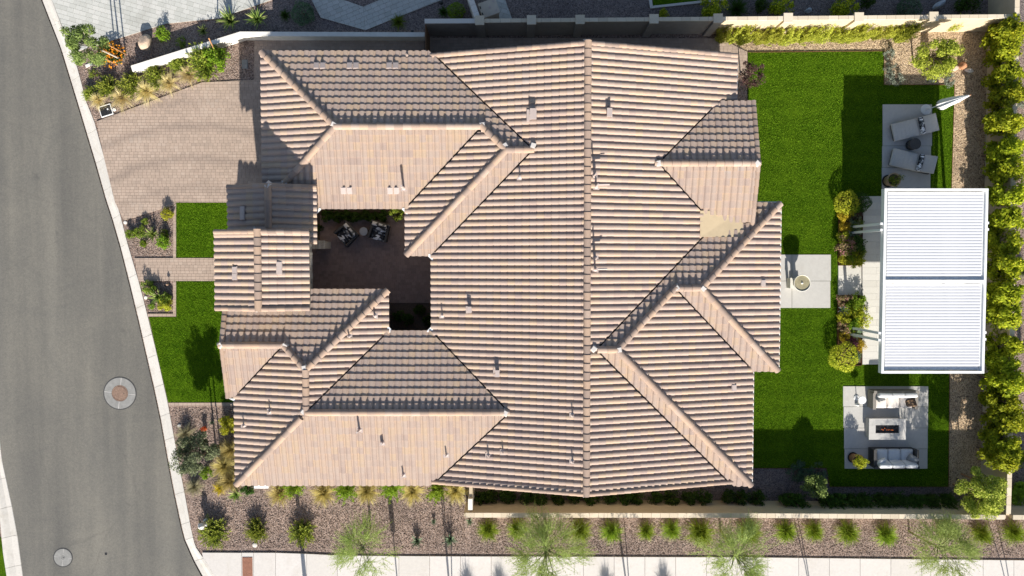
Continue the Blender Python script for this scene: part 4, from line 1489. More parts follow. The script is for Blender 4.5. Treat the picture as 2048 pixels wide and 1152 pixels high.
# ================================================================== loungers
def lounger(c1, c2, rz, label):
    """head points along +x"""
    t = thing('chaise_lounge', label, 'chaise lounge', c1, rz, 'loungers on the concrete pad')
    L, W = 1.98, 0.80
    mb = MB()
    mb.box((0, 0, 0.13), (L - 0.1, W - 0.06, 0.14))
    for sx in (-0.85, 0.85):
        for sy in (-0.32, 0.32):
            mb.box((sx, sy, 0.03), (0.06, 0.06, 0.07))
    link('base', mb.mesh('base', M['dark_wicker']), t)
    # padded seat of ribbed channels
    for nm, x0, x1, tilt in (('seat_cushion', -L / 2, 0.22, 0), ('back_cushion', 0.22, L / 2 + 0.02, R(24))):
        ln = x1 - x0
        n = max(2, round(ln / 0.20))
        mb = MB()
        step = ln / n
        cs = []
        N = n * 4
        v = []
        for i in range(N + 1):
            x = ln * i / N
            b_ = 0.10 + 0.012 * abs(math.sin(math.pi * x / step)) ** 0.6
            e = 0.03 if i in (0, N) else 0.0
            row = [(x, -W / 2, 0.0), (x, -W / 2, b_ - 0.03 - e), (x, -W / 2 + 0.04, b_ - e), (x, W / 2 - 0.04, b_ - e), (x, W / 2, b_ - 0.03 - e), (x, W / 2, 0.0)]
            v += row
        f = []
        for i in range(N):
            for j in range(6):
                f.append((i * 6 + j, i * 6 + (j + 1) % 6, (i + 1) * 6 + (j + 1) % 6, (i + 1) * 6 + j))
        f.append((5, 4, 3, 2, 1, 0)); f.append(tuple(N * 6 + j for j in range(6)))
        mb.raw(v, f)
        o = link(nm, mb.mesh(nm, M['cushion_grey'], True), t, (x0, 0, 0.205), (0, -tilt, 0))
        o.data.set_sharp_from_angle(angle=R(40))
        if tilt:
            mb = MB(); mb.box((ln / 2, 0, -0.02), (ln, W - 0.08, 0.03)); link('back_panel', mb.mesh('back_panel', M['dark_wicker']), t, (x0, 0, 0.205), (0, -tilt, 0))
            mb = MB(); mb.box((0.80, 0, 0.29), (0.03, W - 0.2, 0.34)); link('back_prop', mb.mesh('back_prop', M['dark_wicker']), t)
    pm = rbox_mesh('pillow', (0.22, W * 0.98, 0.13), 0.05, M['print_small'], 3, 0.02)
    link('pillow', pm, t, (0.30, 0, 0.40), (0, -R(20), 0))
    return t
c = P(1826, 256, 0.25); lounger((c.x, c.y, 0.05), None, R(13.5), 'grey chaise lounge beside the folded white umbrella with a leaf print pillow')
c = P(1823, 323.5, 0.25); lounger((c.x, c.y, 0.05), None, R(-13), 'grey chaise lounge beside the potted plant with a leaf print pillow')
c = P(1826, 289, 0.3)
t = thing('side_table', 'round charcoal drum side table between the two loungers', 'side table', (c.x, c.y, 0.05))
mb = MB(); mb.lathe([(0.19, 0.0), (0.235, 0.06), (0.245, 0.22), (0.235, 0.38), (0.20, 0.42)], 24); link('drum', mb.mesh('drum', M['dark_wicker'], True), t)
mb = MB(); mb.lathe([(0.26, 0.42), (0.26, 0.445), (0.25, 0.45)], 24); link('table_top', mb.mesh('table_top', M['dark_wicker']), t)

# folded umbrella
c = P(1853, 219, 0.1)
t = thing('patio_umbrella', 'folded white patio umbrella on a round white base', 'umbrella', (c.x, c.y, 0.02))
mb = MB(); mb.lathe([(0.25, 0.0), (0.25, 0.05), (0.23, 0.07), (0.05, 0.085), (0.04, 0.30), (0.03, 0.30)], 28); link('base', mb.mesh('base', M['white_metal']), t)
tip = P(1941, 190, 2.75); top = Vector((tip.x - c.x, tip.y - c.y, 2.73))
mb = MB(); mb.tube([(0, 0, 0.08), tuple(top * 0.99)], 0.022, 10); link('pole', mb.mesh('pole', M['white_metal']), t)
mb = MB(); ns, nr = 48, 14
v = []
for i in range(nr + 1):
    f_ = i / nr
    ce = top * (0.34 + 0.655 * f_)
    r0 = [0.15, 0.19, 0.205, 0.20, 0.185, 0.17, 0.155, 0.14, 0.125, 0.105, 0.085, 0.065, 0.05, 0.035, 0.02][i]
    for k in range(ns):
        a_ = 2 * math.pi * k / ns
        rr = r0 * (1 + 0.17 * math.cos(8 * a_ + 1.4 * f_)) * (1 + 0.08 * math.sin(3 * a_ + 5 * f_))
        v.append((ce.x + rr * math.cos(a_), ce.y + rr * math.sin(a_), ce.z - (0.05 * math.cos(8 * a_) if i == 0 else 0)))
f = [(i * ns + k, i * ns + (k + 1) % ns, (i + 1) * ns + (k + 1) % ns, (i + 1) * ns + k) for i in range(nr) for k in range(ns)]
f.append(tuple(range(ns - 1, -1, -1)))
mb.raw(v, f); link('canopy', mb.mesh('canopy', M['umbrella'], True), t)
mb = MB(); mb.lathe([(0.022, 0.0), (0.03, 0.03), (0.012, 0.08)], 10, tuple(top * 0.985)); link('finial', mb.mesh('finial', M['stake']), t)

# ================================================================== pedestal water bowl
c = P(1587, 565, 0)
t = thing('water_bowl_fountain', 'round cast stone bowl fountain on a pedestal standing on the small square pad', 'fountain', (c.x, c.y, 0.05))
mb = MB(); mb.box((0, 0, 0.09), (0.42, 0.42, 0.18)); link('plinth', mb.mesh('plinth', M['bowl']), t)
mb = MB(); mb.lathe([(0.16, 0.18), (0.13, 0.26), (0.12, 0.45), (0.16, 0.54)], 20); link('pedestal', mb.mesh('pedestal', M['bowl'], True), t)
mb = MB(); mb.lathe([(0.14, 0.50), (0.26, 0.60), (0.35, 0.74), (0.385, 0.90), (0.385, 0.93), (0.36, 0.93), (0.345, 0.88), (0.30, 0.80), (0.02, 0.78)], 36); link('bowl', mb.mesh('bowl', M['bowl'], True), t)
mb = MB(); mb.lathe([(0.35, 0.885), (0.35, 0.893)], 36); link('water', mb.mesh('water', M['water_bowl']), t)
mb = MB(); mb.lathe([(0.055, 0.86), (0.055, 0.905), (0.03, 0.915), (0.025, 0.95)], 14); link('spout', mb.mesh('spout', M['bowl'], True), t)
mb = MB(); mb.box((-0.30, -0.02, 0.22), (0.09, 0.46, 0.44)); mb.box((-0.30, -0.02, 0.45), (0.12, 0.50, 0.03)); link('pump_cover', mb.mesh('pump_cover', M['bowl']), t)

# ================================================================== sofas and fire table
def sofa(c, rz, label, seat_mat, back_mat, wick, pillows, w=2.06):
    """seat opens towards -y, back at +y"""
    t = thing('outdoor_sofa', label, 'sofa', c, rz)
    D = 0.86
    mb = MB(); mb.box((0, 0, 0.17), (w - 0.04, D - 0.04, 0.24))
    for sx in (-w / 2 + 0.08, w / 2 - 0.08):
        for sy in (-D / 2 + 0.08, D / 2 - 0.08):
            mb.box((sx, sy, 0.03), (0.07, 0.07, 0.06))
    link('base', mb.mesh('base', M[wick]), t)
    mb = MB(); mb.box((0, D / 2 - 0.05, 0.46), (w - 0.02, 0.09, 0.42)); mb.box((0, D / 2 - 0.05, 0.68), (w + 0.02, 0.12, 0.03)); link('back_frame', mb.mesh('back_frame', M[wick]), t)
    for s_ in (-1, 1):
        mb = MB(); mb.box((s_ * (w / 2 - 0.06), -0.06, 0.42), (0.12, D - 0.14, 0.36)); mb.box((s_ * (w / 2 - 0.06), -0.06, 0.605), (0.15, D - 0.10, 0.03)); link('arm', mb.mesh('arm', M[wick]), t)
    sw = (w - 0.28) / 3
    sc = rbox_mesh('seat_cushion', (sw - 0.012, D - 0.20, 0.17), 0.045, M[seat_mat], 3, 0.02)
    bc = rbox_mesh('back_cushion', (sw - 0.012, 0.20, 0.46), 0.07, M[back_mat], 3, 0.0)
    for k in (-1, 0, 1):
        link('seat_cushion', sc, t, (k * sw, -0.09, 0.375 + 0.004 * k), R(0.8) * k)
        link('back_cushion', bc, t, (k * sw, 0.22, 0.66), (R(-14), R(1.5) * k, R(1.2) * k))
    for nm, mat, px_, py_, pz_, rot, sz in pillows:
        link(nm, rbox_mesh(nm, (sz, sz, 0.14), 0.05, M[mat], 3, 0.04), t, (px_, py_, pz_), rot)
    return t
c = P(1782.5, 797, 0.3)
sofa((c.x, c.y, 0.05), 0.0, 'cream cushioned wicker sofa with white back cushions facing the fire table', 'cushion_cream', 'cushion_white', 'grey_wicker',
     [('throw_pillow', 'print_brown', 0.72, -0.12, 0.58, (R(-50), R(-18), R(6)), 0.44), ('throw_pillow', 'pillow_stripe', -0.74, 0.08, 0.60, (R(-58), R(18), R(10)), 0.40)])
c = P(1784, 914, 0.3)
sofa((c.x, c.y, 0.05), math.pi, 'pale grey cushioned sofa under the street wall beside the flowering pot', 'cushion_blue', 'cushion_blue', 'dark_wicker',
     [('throw_pillow', 'pillow_stripe', -0.74, 0.02, 0.60, (R(-42), R(26), R(-34)), 0.46), ('throw_pillow', 'cushion_white', 0.70, 0.12, 0.60, (R(-52), R(-16), R(16)), 0.42)])
fa, fb = P(1737.5, 837, 0.46), P(1810.5, 879, 0.46)
t = thing('fire_table', 'pale rectangular fire table with black lava rock and small flames', 'fire table', ((fa.x + fb.x) / 2, (fa.y + fb.y) / 2, 0.05))
tw, td = fb.x - fa.x, fa.y - fb.y
TX, TY = 0.55, 0.19
mb = MB()
mb.box((0, (td / 2 + TY) / 2, 0.40), (tw, td / 2 - TY, 0.10)); mb.box((0, -(td / 2 + TY) / 2, 0.40), (tw, td / 2 - TY, 0.10))
mb.box((-(tw / 2 + TX) / 2, 0, 0.40), (tw / 2 - TX, 2 * TY - 0.004, 0.10)); mb.box(((tw / 2 + TX) / 2, 0, 0.40), (tw / 2 - TX, 2 * TY - 0.004, 0.10))
link('table_top', mb.mesh('table_top', M['patio']), t)
mb = MB(); mb.box((0, 0, 0.17), (tw - 0.1, td - 0.1, 0.345)); link('base', mb.mesh('base', M['patio']), t)
mb = MB(); mb.box((0, 0, 0.36), (2 * TX, 2 * TY, 0.03)); link('burner_tray', mb.mesh('burner_tray', M['black']), t)
mb = MB(); rg = random.Random(2)
for k in range(170):
    x, y = rg.uniform(-TX + 0.03, TX - 0.03), rg.uniform(-TY + 0.03, TY - 0.03)
    r_ = rg.uniform(0.015, 0.035)
    mb.lathe([(r_ * 0.5, 0), (r_, r_ * 0.6), (r_ * 0.4, r_ * 1.3)], 5, (x, y, 0.37))
o = link('lava_rocks', mb.mesh('lava_rocks', M['lava']), t); o['kind'] = 'stuff'
for k in range(8):
    mb = MB(); x = -0.24 + k * 0.07 + rg.uniform(-0.02, 0.02); y = rg.uniform(-0.05, 0.04); h_ = rg.uniform(0.04, 0.09)
    mb.lathe([(0.012, 0), (0.017, h_ * 0.3), (0.004, h_)], 6); link('flame', mb.mesh('flame', M['flame'], True), t, (x, y, 0.395))
c = P(1711.6, 795, 0)
t = thing('drinks_table', 'small round white drinks table on a slim post beside the cream sofa', 'side table', (c.x, c.y, 0.05))
mb = MB(); mb.lathe([(0.18, 0.545), (0.18, 0.565), (0.17, 0.57)], 28); link('table_top', mb.mesh('table_top', M['white_metal']), t)
mb = MB(); mb.tube([(0, 0, 0.02), (0, 0, 0.55)], 0.018, 8); link('post', mb.mesh('post', M['grey_metal']), t)
mb = MB(); mb.lathe([(0.13, 0.0), (0.12, 0.03), (0.03, 0.05)], 20); link('foot', mb.mesh('foot', M['flash']), t)
c = P(1712, 806, 0)
t = thing('lantern', 'small chrome lantern on the patio by the white drinks table', 'lantern', (c.x, c.y - 0.05, 0.05))
mb = MB(); mb.lathe([(0.08, 0.0), (0.085, 0.02), (0.07, 0.16), (0.03, 0.20), (0.01, 0.24)], 16); link('body', mb.mesh('body', M['flash'], True), t)
mb = MB(); mb.tube([(-0.05, 0, 0.18), (-0.03, 0, 0.27), (0.03, 0, 0.27), (0.05, 0, 0.18)], 0.006, 6); link('handle', mb.mesh('handle', M['black']), t)

# pots
def pot(c, label, mat, r_, h_, name='flower_pot'):
    t = thing(name, label, 'flower pot', c)
    mb = MB(); mb.lathe([(r_ * 0.62, 0.0), (r_ * 0.7, 0.02), (r_ * 0.98, h_ * 0.8), (r_, h_ - 0.05), (r_ + 0.02, h_ - 0.04), (r_ + 0.02, h_), (r_ - 0.03, h_), (r_ - 0.05, h_ - 0.08), (0.02, h_ - 0.08)], 24); link('pot', mb.mesh('pot', M[mat], True), t)
    mb = MB(); mb.lathe([(r_ - 0.045, h_ - 0.09), (r_ - 0.045, h_ - 0.06)], 20); link('soil', mb.mesh('soil', M['soil']), t)
    mb = MB(); mb.lathe([(r_ * 0.85, -0.02), (r_ * 0.95, 0.03), (r_ * 0.9, 0.035), (r_ * 0.8, 0.0)], 24); link('saucer', mb.mesh('saucer', M['black']), t)
    return t
c = P(1776, 362, 0.1); POT1 = pot((c.x, c.y, 0.07), 'sand coloured pot with a leafy plant at the foot of the lounger pad', 'sandpot', 0.30, 0.55)
c = P(1706, 915, 0.1); POT2 = pot((c.x, c.y, 0.07), 'terracotta pot with an orange and green plant beside the grey sofa', 'terracotta', 0.27, 0.55)

# ================================================================== courtyard seats
def armchair(px, py, ang, label):
    """opens towards -y"""
    c = P(px, py, 0.4)
    t = thing('courtyard_armchair', label, 'armchair', (c.x, c.y, 0.048), ang)
    mb = MB(); mb.box((0, 0, 0.17), (0.74, 0.74, 0.24))
    for sx in (-0.3, 0.3):
        for sy in (-0.3, 0.3):
            mb.box((sx, sy, 0.03), (0.06, 0.06, 0.06))
    link('base', mb.mesh('base', M['dark_wicker']), t)
    for s_ in (-1, 1):
        link('arm', rbox_mesh('arm', (0.12, 0.74, 0.34), 0.04, M['dark_wicker']), t, (s_ * 0.38, -0.02, 0.42), (0, 0, R(4) * s_))
    link('back_frame', rbox_mesh('back_frame', (0.86, 0.10, 0.5), 0.04, M['dark_wicker']), t, (0, 0.37, 0.5), (R(-10), 0, 0))
    link('seat_cushion', rbox_mesh('seat_cushion', (0.63, 0.66, 0.16), 0.05, M['print'], 3, 0.02), t, (0, -0.06, 0.37))
    link('back_cushion', rbox_mesh('back_cushion', (0.68, 0.18, 0.52), 0.06, M['print'], 3, 0.0), t, (0, 0.24, 0.66), (R(-20), 0, 0))
armchair(694, 469, R(-48), 'leaf print cushioned black armchair turned towards the courtyard centre beside the stone pillar')
armchair(759, 464, R(-16), 'leaf print cushioned black armchair under the courtyard hedge beside the sloping roof')
c = P(728, 463, 0.4)
t = thing('side_table', 'round black fluted stool table between the two courtyard armchairs', 'side table', (c.x, c.y, 0.048))
mb = MB(); ns = 40
v = []
for z, r_ in ((0, 0.15), (0.08, 0.17), (0.25, 0.14), (0.42, 0.18)):
    for k in range(ns):
        a_ = 2 * math.pi * k / ns; rr = r_ * (1 + 0.03 * (1 if k % 2 else -1)); v.append((rr * math.cos(a_), rr * math.sin(a_), z))
mb.raw(v, [(i * ns + k, i * ns + (k + 1) % ns, (i + 1) * ns + (k + 1) % ns, (i + 1) * ns + k) for i in range(3) for k in range(ns)])
link('stem', mb.mesh('stem', M['black']), t)
mb = MB(); mb.lathe([(0.185, 0.42), (0.195, 0.44), (0.18, 0.45)], 28); link('table_top', mb.mesh('table_top', M['grey_metal']), t)

# ================================================================== street and bed fixtures
def manhole(px, py, r1, r2, label, iron):
    c = P(px, py, -0.12)
    t = thing('manhole', label, 'manhole', (c.x, c.y, -0.118), R(-6))
    seg = 48
    mb = MB(); mb.lathe([(r1 + 0.05, -0.02), (r1 + 0.05, 0.003)], seg); link('tar_ring', mb.mesh('tar_ring', M['tar']), t)
    for k in range(4):
        mb = MB()
        a0, a1_ = math.pi / 2 * k + 0.016, math.pi / 2 * (k + 1) - 0.016
        ps = [(r1 * math.cos(a0 + (a1_ - a0) * i / 12), r1 * math.sin(a0 + (a1_ - a0) * i / 12)) for i in range(13)] + [(r2 * math.cos(a1_ - (a1_ - a0) * i / 12), r2 * math.sin(a1_ - (a1_ - a0) * i / 12)) for i in range(13)]
        mb.prism(ps, -0.02, 0.010); link('collar_quarter', mb.mesh('collar_quarter', M['old_concrete']), t)
        mb = MB(); a_ = math.pi / 2 * k; mb.box(((r1 + r2) / 2 * math.cos(a_), (r1 + r2) / 2 * math.sin(a_), 0.0), (r1 - r2, 0.02, 0.016), a_); link('joint_seal', mb.mesh('joint_seal', M['concrete']), t)
    mb = MB(); mb.lathe([(r2 - 0.01, -0.02), (r2 - 0.01, 0.012), (r2 - 0.05, 0.012), (r2 - 0.055, 0.004), (r2 - 0.07, 0.004), (r2 - 0.075, 0.014)], seg); link('lid', mb.mesh('lid', M[iron]), t)
    mb = MB(); mb.lathe([(0.02, 0.012), (0.02, 0.018)], 10, (r2 * 0.5, 0, 0)); link('lift_hole', mb.mesh('lift_hole', M['black']), t)
manhole(240, 786.5, 0.74, 0.39, 'rusty iron manhole lid in a wide grey concrete collar on the street', 'iron')
manhole(126, 1115, 0.42, 0.085, 'small valve cover in a grey concrete disc with crossed pale joints', 'old_concrete')
c = P(213, 221.5, 0)
t = thing('utility_vault', 'black utility vault lid with a white frame set in gravel beside the driveway', 'utility box', (c.x, c.y, 0), R(17))
mb = MB()
for x, y, sx, sy in ((0, 0.235, 0.58, 0.03), (0, -0.235, 0.58, 0.03), (0.275, 0, 0.03, 0.438), (-0.275, 0, 0.03, 0.438)):
    mb.box((x, y, 0.02), (sx, sy, 0.08))
link('frame', mb.mesh('frame', M['white_metal']), t)
mb = MB(); mb.box((-0.13, 0, 0.02), (0.255, 0.436, 0.07)); mb.box((0.131, 0, 0.02), (0.255, 0.436, 0.07)); link('lid', mb.mesh('lid', M['black']), t)
mb = MB(); mb.lathe([(0.04, 0.05), (0.04, 0.062)], 14, (0.10, 0.03, 0)); link('cap', mb.mesh('cap', M['flash']), t)
c = P(490, 128.5, 0); tag(link('valve_box_lid', rbox_mesh('valve_box_lid', (0.28, 0.42, 0.05), 0.03, M['old_concrete']), None, (c.x, c.y, 0.015)), 'grey rounded valve box lid in the shaded gravel by the garage corner', 'valve box')
for x, y, lb in ((229, 219, 'pale round marker disc beside the black utility vault'), (251, 445, 'white disc light in the gravel corner against the kerb below the driveway'), (292, 595, 'white disc light in the gravel bed south of the front walk'), (359, 851, 'white disc light in gravel near the kerb below the front lawn'), (510, 1090, 'pale disc cap at the foot of the middle round bottlebrush shrub')):
    c = P(x, y, 0); mb = MB(); mb.lathe([(0.085 if x != 510 else 0.11, 0), (0.085 if x != 510 else 0.11, 0.03), (0.06, 0.045)], 16); tag(link('ground_disc', mb.mesh('ground_disc', M['cap_pale'], False), None, (c.x, c.y, 0.0)), lb, 'disc light')
for x, y, lb in ((338, 418, 'slim bronze path light by the driveway edge above the small front lawn'), (340, 568, 'slim bronze path light at the south side of the front walk')):
    c = P(x, y, 0); t = thing('path_light', lb, 'path light', (c.x, c.y, 0))
    mb = MB(); mb.tube([(0, 0, 0), (0, 0, 0.27)], 0.012, 8); link('stake', mb.mesh('stake', M['black']), t)
    mb = MB(); mb.lathe([(0.07, 0.25), (0.075, 0.265), (0.03, 0.33), (0.008, 0.36)], 14); link('lamp_shade', mb.mesh('lamp_shade', M['iron'], True), t)
# fire hydrant
c = P(413.5, 1043, 0)
t = thing('fire_hydrant', 'cream white fire hydrant in the gravel beside the round bottlebrush at the street corner', 'fire hydrant', (c.x, c.y, 0))
mb = MB(); mb.lathe([(0.16, 0), (0.16, 0.04), (0.10, 0.05), (0.10, 0.50), (0.14, 0.51), (0.14, 0.55)], 20); link('barrel', mb.mesh('barrel', M['cap_pale'], True), t)
mb = MB(); mb.lathe([(0.145, 0.55), (0.14, 0.60), (0.11, 0.68), (0.05, 0.73), (0.03, 0.74), (0.03, 0.79)], 20); link('bonnet', mb.mesh('bonnet', M['cap_pale'], True), t)
for dx_, dy_, r_ in ((1, 0, 0.055), (-1, 0, 0.055), (0, -1, 0.075)):
    mb = MB(); mb.tube([(0.05 * dx_, 0.05 * dy_, 0.42), (0.17 * dx_, 0.17 * dy_, 0.42)], r_, 12); mb.tube([(0.165 * dx_, 0.165 * dy_, 0.42), (0.20 * dx_, 0.20 * dy_, 0.42)], r_ + 0.018, 8); link('outlet', mb.mesh('outlet', M['cap_pale']), t)
c = P(522, 971, 1.25)
t = thing('meter_cabinet', 'white meter cabinet on the house wall under the south eave', 'cabinet', (c.x, c.y, 0))
link('cabinet', rbox_mesh('cabinet', (0.62, 0.30, 1.15), 0.015, M['white_metal']), t, (0, 0.03, 0.62)); link('hood', rbox_mesh('hood', (0.66, 0.34, 0.04), 0.01, M['white_metal']), t, (0, 0.03, 1.22))
c = P(179, 130, 0.0); tag(link('meter_box', rbox_mesh('meter_box', (0.36, 0.14, 0.05), 0.02, M['cap_pale']), None, (c.x, c.y, 0.02), R(20)), 'narrow pale meter box cover in gravel under the staked street tree', 'meter box')
# lot marker on the street
c = P(212, 1108, -0.12); mb = MB(); mb.box((0, 0, 0.006), (0.10, 0.09, 0.012)); tag(link('road_marker', mb.mesh('road_marker', M['black']), None, (c.x, c.y, -0.118)), 'tiny dark reflective marker stuck on the street', 'road marker')

# boulders
def boulder(px, py, sx, sy, sz, mat, rz, seed, label, z=0.0):
    rb_ = np.random.default_rng(seed)
    bm = bmesh.new(); bmesh.ops.create_icosphere(bm, subdivisions=3, radius=1.0)
    dirs = rb_.normal(size=(9, 3)); dirs /= np.linalg.norm(dirs, axis=1)[:, None]
    lim = rb_.uniform(0.62, 0.9, 9)
    for v in bm.verts:
        co = np.array(v.co)
        for d_, l_ in zip(dirs, lim):
            k = co @ d_
            if k > l_: co = co - d_ * (k - l_) * 0.9
        co *= 1 + 0.03 * math.sin(7 * co[0] + 3 * co[1]) 
        v.co = (co[0] * sx, co[1] * sy, co[2] * sz)
    me = bpy.data.meshes.new('boulder'); bm.to_mesh(me); bm.free(); me.materials.append(M[mat])
    c = P(px, py, sz * 0.6)
    return tag(link('boulder', me, None, (c.x, c.y, sz * 0.55 + z), rz), label, 'boulder')
boulder(291, 85, 0.30, 0.38, 0.34, 'rock_tan', R(-25), 3, 'tan boulder standing in gravel between the white wall and the grey driveway')
boulder(1616, 21, 0.18, 0.13, 0.14, 'rock_grey', R(20), 5, 'small blue grey rock in shaded gravel behind the tan wall')
boulder(1878, 9, 0.36, 0.15, 0.22, 'rock_grey', R(38), 6, 'long slate rock in shaded gravel behind the wall corner')
boulder(1925, 132, 0.16, 0.20, 0.26, 'terracotta', R(30), 7, 'orange stone upright in golden gravel beside the feathery tree')
boulder(1938, 141, 0.22, 0.11, 0.15, 'cap_pale', R(-10), 8, 'white stone lying beside the orange upright stone')
boulder(1909, 136, 0.2, 0.14, 0.12, 'rock_tan', R(10), 9, 'low tan stone beside the orange upright stone')
c = P(882, 5, 0.3); t = thing('path_light', 'black hooded path light in the shaded gravel by the neighbour walk', 'path light', (c.x, c.y, 0))
mb = MB(); mb.tube([(0, 0, 0), (0, 0, 0.3)], 0.015, 8); link('stake', mb.mesh('stake', M['black']), t)
mb = MB(); mb.lathe([(0.10, 0.28), (0.10, 0.30), (0.02, 0.38)], 14); link('lamp_shade', mb.mesh('lamp_shade', M['black'], True), t)

# ================================================================== beyond the frame, seen by their shadows
c = P(617, 1226, 0)
t = thing('street_lamp', 'grey street lamp post standing beyond the sidewalk', 'street lamp', (c.x, c.y, 0))
mb = MB(); mb.tube([(0, 0, 0), (0, 0, 3.5)], [0.10, 0.085], 10); link('post', mb.mesh('post', M['grey_metal']), t)
mb = MB(); mb.lathe([(0.10, 3.5), (0.16, 3.6), (0.14, 3.85), (0.03, 3.95)], 12); link('lamp_head', mb.mesh('lamp_head', M['black']), t)
c = P(800, 1215, 0)
t = thing('sign_post', 'slim sign post with a tall panel standing beyond the sidewalk', 'sign', (c.x, c.y, 0))
mb = MB(); mb.tube([(0, 0, 0), (0, 0, 2.7)], 0.03, 8); link('post', mb.mesh('post', M['grey_metal']), t)
mb = MB(); mb.box((0, -0.04, 2.30), (0.22, 0.02, 0.85)); link('panel', mb.mesh('panel', M['grey_metal']), t)
# ================================================================== planting
def unit(a):
    return a / np.maximum(np.linalg.norm(a, axis=1), 1e-9)[:, None]
def leaf_quads(rg, pos, nrm, ln, wd, along=None):
    """diamond leaves: pos centre, nrm normal, ln/wd arrays"""
    n = len(pos)
    if along is None:
        along = rg.normal(size=(n, 3))
    t = unit(along - nrm * np.sum(along * nrm, 1)[:, None])
    b = np.cross(nrm, t)
    v = np.zeros((n, 4, 3))
    v[:, 0] = pos - t * ln[:, None] * 0.5
    v[:, 1] = pos + b * wd[:, None] * 0.5
    v[:, 2] = pos + t * ln[:, None] * 0.5
    v[:, 3] = pos - b * wd[:, None] * 0.5
    return v.reshape(-1, 3)
def clumps(rg, n, ext, cl, spread=0.78):
    """clump centres over an ellipsoid of half sizes ext, centre at (0,0,ext[2])"""
    d = unit(rg.normal(size=(n, 3)))
    r_ = rg.uniform(0.35, 1.0, n) ** 0.6 * spread
    c = d * r_[:, None] * np.array(ext)
    c[:, 2] += ext[2]
    return c, rg.uniform(cl * 0.7, cl * 1.3, n)
def cloud(rg, n, cen, rad, leaf, elong=2.2, up=0.5, flat=0.85):
    k = rg.integers(0, len(cen), n)
    d = unit(rg.normal(size=(n, 3)))
    r_ = rg.uniform(0.15, 1.0, n) ** 0.45
    off = d * (r_ * rad[k])[:, None]
    off[:, 2] *= flat
    pos = cen[k] + off
    nr = unit(d * 0.8 + rg.normal(size=(n, 3)) * 0.7 + np.array([0, 0, up]))
    ln = leaf * rg.uniform(0.7, 1.35, n)
    return leaf_quads(rg, pos, nr, ln, ln / elong), pos
def strips(rg, paths, wd, rnd):
    """paths (n, s, 3): tapering blades as quads"""
    n, s, _ = paths.shape
    dirv = paths[:, -1] - paths[:, 0]
    sd = unit(np.cross(dirv, np.array([0, 0, 1.0])) + 1e-6)
    quads, r_ = [], []
    for i in range(s - 1):
        w0 = wd * (1 - (i / (s - 1)) ** 1.5) ; w1 = wd * (1 - ((i + 1) / (s - 1)) ** 1.5) + 0.0006
        q = np.zeros((n, 4, 3))
        q[:, 0] = paths[:, i] - sd * w0[:, None]; q[:, 1] = paths[:, i] + sd * w0[:, None]
        q[:, 2] = paths[:, i + 1] + sd * w1[:, None]; q[:, 3] = paths[:, i + 1] - sd * w1[:, None]
        quads.append(q.reshape(-1, 3)); r_.append(rnd)
    return np.concatenate(quads), np.concatenate(r_)
def blades(rg, n, R_, H, wd, droop=1.0, base=0.12, lift=0.15, seg=4):
    az = rg.uniform(0, 2 * np.pi, n)
    out = rg.uniform(lift, 1.0, n) ** 0.8
    ln = rg.uniform(0.7, 1.1, n)
    t = np.linspace(0, 1, seg + 1)
    p = np.zeros((n, seg + 1, 3))
    b0 = rg.uniform(0, base, n); ba = rg.uniform(0, 2 * np.pi, n)
    for i, tt in enumerate(t):
        rr = R_ * out * ln * tt ** 1.15
        zz = H * ln * ((1.15 - 0.45 * out) * tt * 1.25 - droop * out * 0.75 * tt ** 2.2)
        p[:, i, 0] = b0 * np.cos(ba) + rr * np.cos(az + 0.25 * tt * np.sin(7 * az))
        p[:, i, 1] = b0 * np.sin(ba) + rr * np.sin(az + 0.25 * tt * np.sin(7 * az))
        p[:, i, 2] = np.maximum(zz, 0.01 + 0.02 * tt)
    return strips(rg, p, wd * rg.uniform(0.7, 1.3, n), rg.random(n) * 0.75 + 0.25 * out)
def stem_mesh(rg, n, R_, H, r0, mat, name='stem', tw=0.35):
    mb = MB()
    for k in range(n):
        a = rg.uniform(0, 6.28); o = rg.uniform(0.1, 0.8) * R_
        p1 = (math.cos(a) * o * 0.35, math.sin(a) * o * 0.35, H * 0.35)
        p2 = (math.cos(a + tw) * o, math.sin(a + tw) * o, H * rg.uniform(0.65, 0.95))
        mb.tube([(math.cos(a) * 0.02, math.sin(a) * 0.02, -0.02), p1, p2], [r0, r0 * 0.75, r0 * 0.3], 5, False)
    return mb.mesh(name, M[mat])

